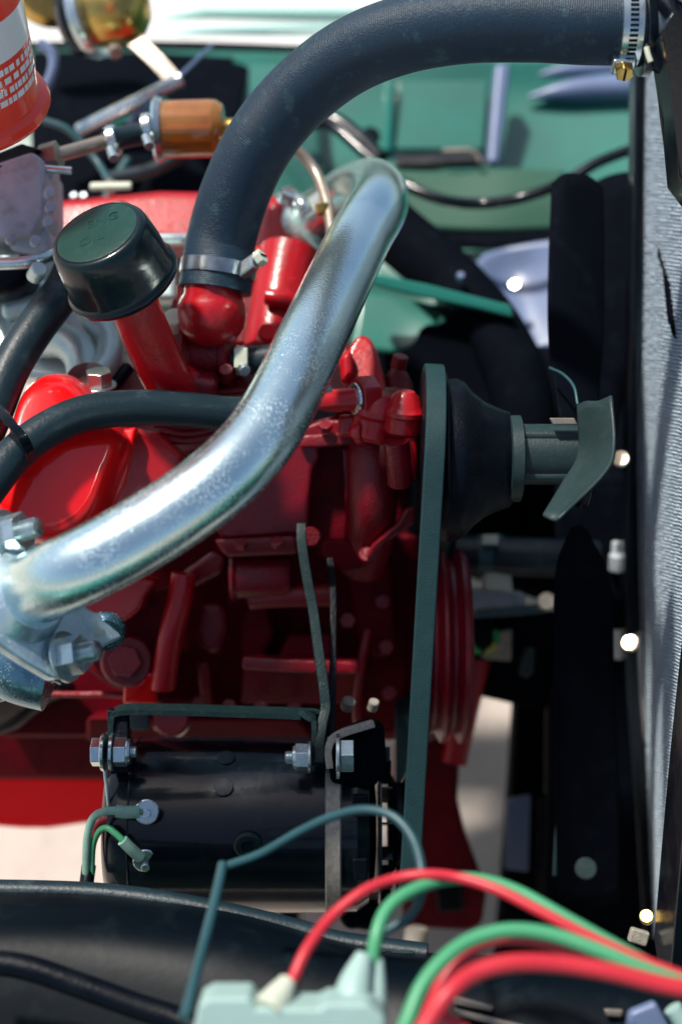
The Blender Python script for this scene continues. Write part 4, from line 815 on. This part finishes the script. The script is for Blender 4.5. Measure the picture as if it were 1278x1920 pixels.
# frames
def strip_frame(name, u, outw, m, th=0.03, side=1):
    pts = [core(u, k / 24) for k in range(25)]
    V = []; Fc = []
    for k, p in enumerate(pts):
        o_ = Vector((0, -1, 0)) * outw * side
        V += [p + cn * 0.006, p + cn * 0.006 + o_, p - cn * th + o_, p - cn * th]
    for k in range(24):
        for j in range(4): a = k * 4 + j; b = k * 4 + (j + 1) % 4; Fc.append((a, b, b + 4, a + 4))
    Fc += [(0, 1, 2, 3), (96, 99, 98, 97)]
    return mk(name, V, Fc, m, RA, bevel=0.002)
strip_frame('side_frame', 1.0, 0.07, 'black')
fr = [(1190, 100, 1.39), (1210, 100, 1.39), (1204, 300, 1.40), (1200, 500, 1.40), (1192, 800, 1.42), (1190, 1100, 1.44), (1200, 1300, 1.47), (1218, 1500, 1.51), (1232, 1760, 1.55),
      (1205, 1760, 1.55), (1190, 1500, 1.50), (1175, 1300, 1.47), (1170, 1100, 1.44), (1176, 800, 1.42), (1184, 500, 1.40), (1188, 300, 1.39)]
prism('far_frame', fr, 0.03, 'black', RA, bevel=0.003)
# top tank and neck
tube('neck', [(1196, 47, 1.088), (1230, 46, 1.085), (1330, 40, 1.08)], [0.031, 0.030, 0.036], 'black', RA, sides=40)
lathe('neck_flange', P(1203, 50, 1.087), cdir(1, 0.06, 0), [(0.034, -0.003), (0.037, -0.002), (0.037, 0.004), (0.034, 0.005)], 'black', RA, sides=48)
prism('top_tank', [(1232, -60, 1.02), (1262, 20, 1.02), (1240, 60, 1.03), (1248, 120, 1.04), (1262, 200, 1.05), (1272, 330, 1.06), (1340, 420, 1.06), (1420, 300, 1.0), (1420, 60, 1.0), (1300, 20, 1.0), (1262, -10, 1.02)], 0.04, 'black', RA, bevel=0.010, seg=4)
prism('tank_tab', [(1208, 84, 1.06), (1216, 78, 1.06), (1242, 130, 1.06), (1238, 136, 1.06), (1222, 128, 1.06), (1210, 108, 1.06)], 0.006, 'black', RA, bevel=0.001)
tube('tab_edge', [(1211, 88, 1.055), (1214, 102, 1.055), (1219, 116, 1.055)], 0.0022, 'cream', RA, sides=8)
clampring('hose_clamp', 'second slotted clamp just behind the black radiator flange', P(1229, 46, 1.083), cdir(1, 0.10, 0), 0.0312, 0.013, slots=20)
# shroud behind the fan
SH = thing('fan_shroud', 'black fan shroud plate between the fan and the radiator', 'fan shroud', P(1170, 900, 1.45))
surf('shroud_panel', [[(1080, 360, 1.50), (1140, 330, 1.50), (1196, 320, 1.50)], [(1080, 600, 1.47), (1140, 600, 1.47), (1192, 600, 1.47)], [(1060, 830, 1.47), (1120, 830, 1.47), (1150, 830, 1.47)]], 'matteblack', SH, th=0.004)
surf('shroud_panel', [[(1040, 900, 1.47), (1120, 890, 1.47), (1188, 885, 1.47)], [(1040, 1000, 1.48), (1120, 1000, 1.48), (1182, 1000, 1.48)], [(1040, 1180, 1.50), (1120, 1180, 1.50), (1165, 1180, 1.50)]], 'matteblack', SH, th=0.004)
surf('shroud_panel', [[(1030, 1230, 1.50), (1120, 1235, 1.50), (1195, 1240, 1.50)], [(1030, 1500, 1.53), (1120, 1500, 1.53), (1212, 1500, 1.53)], [(1030, 1830, 1.56), (1120, 1830, 1.56), (1270, 1830, 1.56)]], 'matteblack', SH, th=0.004)
tube('shroud_edge_highlight', [(1045, 1385, 1.33), (1046, 1500, 1.34), (1040, 1640, 1.36)], 0.0022, 'wire_teal', SH, sides=8)  # teal highlight line painted on as a thin tube
disc('shroud_bolt', P(1097, 1628, 1.33), cdir(-0.1, 0.2, 1), 0.010, 0.008, 'grey', SH)
disc('shroud_bolt', P(1212, 1722, 1.20), cdir(-0.3, 0.6, 1), 0.006, 0.008, 'gold', SH)
obox('shroud_clip', P(1196, 1756, 1.18), cdir(1, -0.3, 0) * 0.008, cdir(0.3, 1, 0) * 0.006, FW * 0.004, 'bronze', SH, bevel=0.002)
disc('glint_disc', P(1163, 862, 1.31), (SUN_DIR + (CAM - P(1163, 862, 1.31)).normalized()).normalized(), 0.008, 0.004, 'polished', SH)  # added discs, angled at the sun for bright spots beside the fan
disc('glint_disc', P(1182, 1208, 1.36), (SUN_DIR + (CAM - P(1182, 1208, 1.36)).normalized()).normalized(), 0.008, 0.004, 'polished', SH)
CPB = thing('white_cap_post', 'small pale capped post beside the radiator above the lower blade', 'post', P(1155, 1050, 1.42))
disc('cap', P(1156, 1070, 1.48), cdir(0, 1, 0.3), 0.009, 0.018, 'carb', CPB); disc('stem', P(1152, 1040, 1.48), cdir(0, 1, 0.3), 0.004, 0.014, 'carb', CPB)

# ================================================================== steering gear and frame behind the crank pulley
SG = thing('lower_hose', 'dark lower radiator hose with pale clip behind the crank pulley', 'hose', P(950, 1040, 1.46))
tube('hose', [(860, 1040, 1.46), (930, 1042, 1.45), (1040, 1046, 1.44), (1120, 1050, 1.44)], 0.020, 'rubber2', SG, sides=28)
obox('clip_top', P(918, 1012, 1.425), X * 0.008, UP * 0.005, FW * 0.005, 'cream', SG, bevel=0.001)
lathe('clip_band', P(918, 1041, 1.452), X, [(0.0205, -0.013), (0.0212, -0.013), (0.0212, 0.013), (0.0205, 0.013)], 'wire_teal', SG, cap=False)
SX = thing('steering_box', 'black steering box with pale block and round green rimmed port', 'steering box', P(930, 1150, 1.5))
prism('cream_block', [(908, 1064, 1.44), (956, 1064, 1.44), (962, 1110, 1.44), (908, 1106, 1.44)], 0.03, 'cream', SX, bevel=0.002)
prism('top_bar', [(872, 1104, 1.45), (984, 1110, 1.45), (984, 1150, 1.46), (872, 1146, 1.46)], 0.03, 'carb', SX, bevel=0.004)
prism('box_body', [(866, 1150, 1.50), (1090, 1150, 1.50), (1090, 1345, 1.53), (968, 1322, 1.53), (880, 1302, 1.53)], 0.05, 'matteblack', SX, bevel=0.006)
tube('drag_rod', [(890, 1150, 1.45), (960, 1146, 1.45), (1020, 1140, 1.45)], 0.005, 'wire_teal', SX, sides=12)
disc('rod_end', P(1022, 1130, 1.44), cdir(0, 0.2, 1), 0.009, 0.012, 'bronze', SX)
lathe('port', P(904, 1195, 1.49), cdir(0, 0.15, 1), [(0.017, 0), (0.0175, 0.004), (0.015, 0.006), (0.012, 0.005), (0.011, 0.001), (0, 0.001)], 'blacksatin', SX, cap=False)
for a0, a1, mt in ((195, 262, 'greencap'), (-80, -20, 'yellowcap'), (-20, 30, 'greencap')):
    pts = [P(905 + 25 * math.cos(R(a)), 1195 - 28 * math.sin(R(a)), 1.478) for a in range(a0, a1, 8)]
    tube('port_rim', pts, 0.003, mt, SX, world=True, n=2, sides=8)
prism('pale_plate', [(938, 1185, 1.49), (960, 1180, 1.49), (958, 1240, 1.50), (905, 1236, 1.50), (900, 1222, 1.50)], 0.01, 'bronze', SX, bevel=0.002)
prism('green_tab', [(985, 1216, 1.47), (1002, 1214, 1.47), (1000, 1262, 1.475), (988, 1272, 1.475), (972, 1264, 1.475), (974, 1245, 1.475)], 0.008, 'grey', SX, bevel=0.002)
prism('green_chip', [(822, 1012, 1.45), (846, 1014, 1.45), (836, 1044, 1.45)], 0.006, 'grey', SX, bevel=0.001)
CM = thing('chassis_rail', 'black vertical chassis members right of the sunlit concrete gap', 'chassis rail', P(1000, 1500, 1.6))
prism('member', [(968, 1320, 1.60), (1060, 1325, 1.60), (1060, 1830, 1.66), (930, 1830, 1.66), (946, 1640, 1.64)], 0.05, 'matteblack', CM, bevel=0.004)
prism('pale_plate', [(950, 1500, 1.57), (994, 1490, 1.57), (990, 1635, 1.59), (946, 1630, 1.59)], 0.008, 'lav', CM, bevel=0.002)
prism('pale_plate', [(1010, 1500, 1.56), (1026, 1500, 1.56), (1024, 1680, 1.58), (1008, 1680, 1.58)], 0.01, 'blacksatin', CM, bevel=0.002)
tube('member_edge', [(1030, 1320, 1.53), (1028, 1500, 1.55), (1022, 1700, 1.57)], 0.005, 'blacksatin', CM, sides=10)
# track rod and struts under the alternator
TR = thing('track_rod', 'dark steel strut with tan edge below the alternator', 'strut', P(545, 1740, 1.5))
prism('strut', [(528, 1690, 1.5), (560, 1690, 1.5), (556, 1800, 1.52), (520, 1800, 1.52)], 0.02, 'blacksatin', TR, bevel=0.002)
prism('tan_edge', [(561, 1690, 1.5), (572, 1690, 1.5), (568, 1800, 1.52), (557, 1800, 1.52)], 0.01, 'tan', TR, bevel=0.001)
prism('tan_edge', [(430, 1705, 1.5), (446, 1705, 1.5), (444, 1750, 1.52), (424, 1750, 1.52)], 0.01, 'tan', TR, bevel=0.001)
tube('bush', [(780, 1740, 1.5), (778, 1760, 1.5), (770, 1800, 1.5)], 0.012, 'bronze', TR, sides=14)
BJ = prism('lower_housing', [(640, 1690, 1.3), (720, 1690, 1.3), (724, 1730, 1.3), (700, 1750, 1.3), (670, 1745, 1.3), (650, 1748, 1.3), (632, 1725, 1.3)], 0.04, 'blacksatin', None, bevel=0.006)
tag(BJ, 'black lobed housing bottom below the alternator front end', 'housing')

# ================================================================== near wing apron
NW = thing('near_wing', 'gloss black inner wing apron along the bottom of the photo', 'car wing', P(400, 1800, 1.0))
surf('apron', [[(-120, 1668, 1.10), (150, 1672, 1.10), (420, 1706, 1.09), (640, 1766, 1.08), (800, 1790, 1.07), (1060, 1800, 1.06), (1400, 1830, 1.05)],
               [(-120, 1712, 1.06), (150, 1714, 1.06), (420, 1742, 1.05), (640, 1790, 1.04), (800, 1812, 1.03), (1060, 1822, 1.02), (1400, 1850, 1.01)],
               [(-120, 1790, 1.03), (150, 1795, 1.03), (420, 1820, 1.02), (640, 1850, 1.01), (800, 1862, 1.0), (1060, 1872, 0.99), (1400, 1890, 0.98)],
               [(-120, 2050, 0.99), (150, 2050, 0.99), (420, 2050, 0.98), (640, 2050, 0.97), (800, 2050, 0.96), (1060, 2050, 0.95), (1400, 2050, 0.94)]], 'apron', NW, th=0.003, n=8)
tube('edge_beading', [(-120, 1668, 1.10), (150, 1674, 1.10), (300, 1690, 1.095), (420, 1712, 1.09), (560, 1745, 1.085), (640, 1768, 1.08), (800, 1790, 1.07)], 0.0085, 'rubber2', NW, sides=18)
tube('apron_pipe', [(-80, 1800, 0.96), (40, 1812, 0.955), (150, 1848, 0.95), (260, 1888, 0.945), (340, 1915, 0.94), (420, 1960, 0.93)], 0.0085, 'blacksatin', NW, sides=20)
for a, b, L_ in ((700, 1783, 46), (755, 1786, 40)): obox('edge_clip', P(a, b, 1.062), X * mm(L_ / 2, 1.06), UP * 0.0012, FW * 0.002, 'grey', NW, bevel=0.0005)
for pts in ([(842, 1866, .98), (925, 1888, .98), (922, 1898, .98), (850, 1884, .98)], [(850, 1892, .975), (985, 1925, .975), (980, 1940, .975), (860, 1905, .975)], [(1132, 1893, .97), (1168, 1895, .97), (1164, 1908, .97), (1136, 1906, .97)]):
    prism('painted_lit_slot', pts, 0.004, 'tan', NW, bevel=0.0012)  # lit slots built as strips, their peach light put into the tan
prism('pale_cloth', [(1180, 1900, .95), (1230, 1880, .95), (1262, 1940, .95), (1170, 1960, .95)], 0.01, 'lav', NW, bevel=0.003)
tube('pale_plug', [(1260, 1890, .93), (1276, 1915, .93), (1290, 1950, .93)], 0.006, 'connector', NW, sides=14)

# wing top and outer flank go on towards the viewer, below the picture
mk('wing_top', [(x, y, z) for x in (-1.3, -0.3, 0.3, 1.1) for (y, z) in ((0.36, 0.76), (0.31, 0.80), (0.22, 0.83), (0.12, 0.84), (0.02, 0.83), (-0.08, 0.79), (-0.14, 0.73), (-0.17, 0.60))],
   [(i * 8 + j, i * 8 + j + 1, i * 8 + j + 9, i * 8 + j + 8) for i in range(3) for j in range(7)], 'teal', NW, solid=0.003)
# the rest of the car's shell round the bay
mk('outer_flank', [(x, y, z) for x in (-1.3, 0.0, 1.1) for (y, z) in ((-0.17, 0.62), (-0.15, 0.4), (-0.10, 0.22))], [(0, 1, 4, 3), (1, 2, 5, 4), (3, 4, 7, 6), (4, 5, 8, 7)], 'teal', NW, solid=0.003)
mk('outer_flank', [(x, y, z) for x in (-1.3, 0.0, 1.1) for (y, z) in ((2.1, 0.95), (2.2, 0.7), (2.15, 0.22))], [(0, 1, 4, 3), (1, 2, 5, 4), (3, 4, 7, 6), (4, 5, 8, 7)], 'teal', W, solid=0.003)
mk('nose_panel', [(x, y, z) for y in (-0.1, 0.9, 2.1) for (x, z) in ((0.62, 0.95), (0.75, 0.7), (0.72, 0.22))], [(0, 1, 4, 3), (1, 2, 5, 4), (3, 4, 7, 6), (4, 5, 8, 7)], 'teal', W, solid=0.003)

# ================================================================== foreground wires and connector
G = 'coloured wires looping over the near wing'
wire('wire', 'dark teal wire looping over the alternator front', [(345, 1910, 0.84), (362, 1850, 0.86), (385, 1760, 0.90), (405, 1680, 0.93), (418, 1620, 0.95)], 0.0034, 'wire_teal')
wire('wire', 'thin dark arching wire crossing the alternator and belt', [(430, 1622, 0.98), (490, 1600, 0.97), (560, 1560, 0.96), (620, 1532, 0.95), (680, 1518, 0.94), (735, 1530, 0.93), (772, 1570, 0.92), (789, 1625, 0.91), (788, 1680, 0.90), (765, 1720, 0.90), (715, 1752, 0.90), (702, 1790, 0.90)], 0.0031, 'wire_teal', n=8)
wire('wire', 'bright red wire arching highest behind the thin dark loop', [(528, 1868, 0.84), (550, 1832, 0.85), (575, 1780, 0.86), (620, 1720, 0.88), (680, 1672, 0.89), (740, 1648, 0.90), (800, 1640, 0.90), (860, 1646, 0.90), (930, 1668, 0.89), (1010, 1708, 0.88), (1100, 1755, 0.87), (1200, 1800, 0.86), (1330, 1850, 0.85)], 0.0036, 'wire_red', sides=18)
wire('wire', 'green wire with upper arch above the bright red wire', [(694, 1875, 0.86), (696, 1830, 0.865), (704, 1760, 0.87), (722, 1710, 0.88), (760, 1676, 0.89), (830, 1650, 0.905), (900, 1650, 0.905), (970, 1672, 0.90), (1050, 1716, 0.89), (1150, 1772, 0.88), (1230, 1816, 0.87), (1330, 1868, 0.86)], 0.0042, 'wire_green', sides=18)
wire('wire', 'green wire with lower arch between two red wires', [(745, 1960, 0.80), (765, 1910, 0.81), (790, 1850, 0.82), (830, 1800, 0.83), (880, 1764, 0.84), (950, 1745, 0.845), (1030, 1752, 0.845), (1120, 1782, 0.84), (1200, 1815, 0.835), (1330, 1862, 0.83)], 0.0045, 'wire_green', sides=18)
wire('wire', 'thin crimson wire hidden just under the lower green arch', [(790, 1930, 0.84), (830, 1840, 0.845), (880, 1782, 0.855), (930, 1760, 0.86), (1000, 1762, 0.86), (1080, 1785, 0.86), (1160, 1815, 0.855), (1320, 1860, 0.85)], 0.0044, 'wire_red', sides=18)
wire('wire', 'thick crimson wire forming the lowest arch at the bottom', [(770, 1970, 0.78), (800, 1920, 0.785), (840, 1862, 0.79), (890, 1824, 0.80), (960, 1806, 0.805), (1050, 1808, 0.81), (1140, 1822, 0.81), (1250, 1848, 0.81), (1340, 1862, 0.81)], 0.0052, 'wire_red', sides=18)
wire('wire', 'short red wire end under the lowest red arch', [(812, 1870, 0.80), (830, 1905, 0.80), (870, 1935, 0.80)], 0.0045, 'wire_red', sides=16)
CT = thing('wire_connector', 'pale plastic wire connector block out of focus at the bottom edge', 'connector', P(520, 1910, 0.82))
prism('shell', [(372, 1885, .82), (392, 1872, .82), (468, 1872, .82), (480, 1892, .82), (600, 1892, .82), (612, 1882, .82), (690, 1884, .82), (722, 1910, .82), (722, 1990, .82), (350, 1990, .82)], 0.03, 'connector', CT, bevel=0.004)
tube('pin_boot', [(500, 1900, .825), (522, 1868, .835), (540, 1838, .842)], [0.0105, 0.0085, 0.005], 'cream', CT, sides=18)
tube('pin_boot', [(655, 1910, .84), (664, 1850, .85), (682, 1790, .86)], [0.0125, 0.0105, 0.005], 'connector', CT, sides=18)
tube('pin_boot', [(700, 1910, .85), (702, 1850, .86), (704, 1800, .87)], [0.008, 0.007, 0.005], 'connector', CT, sides=18)
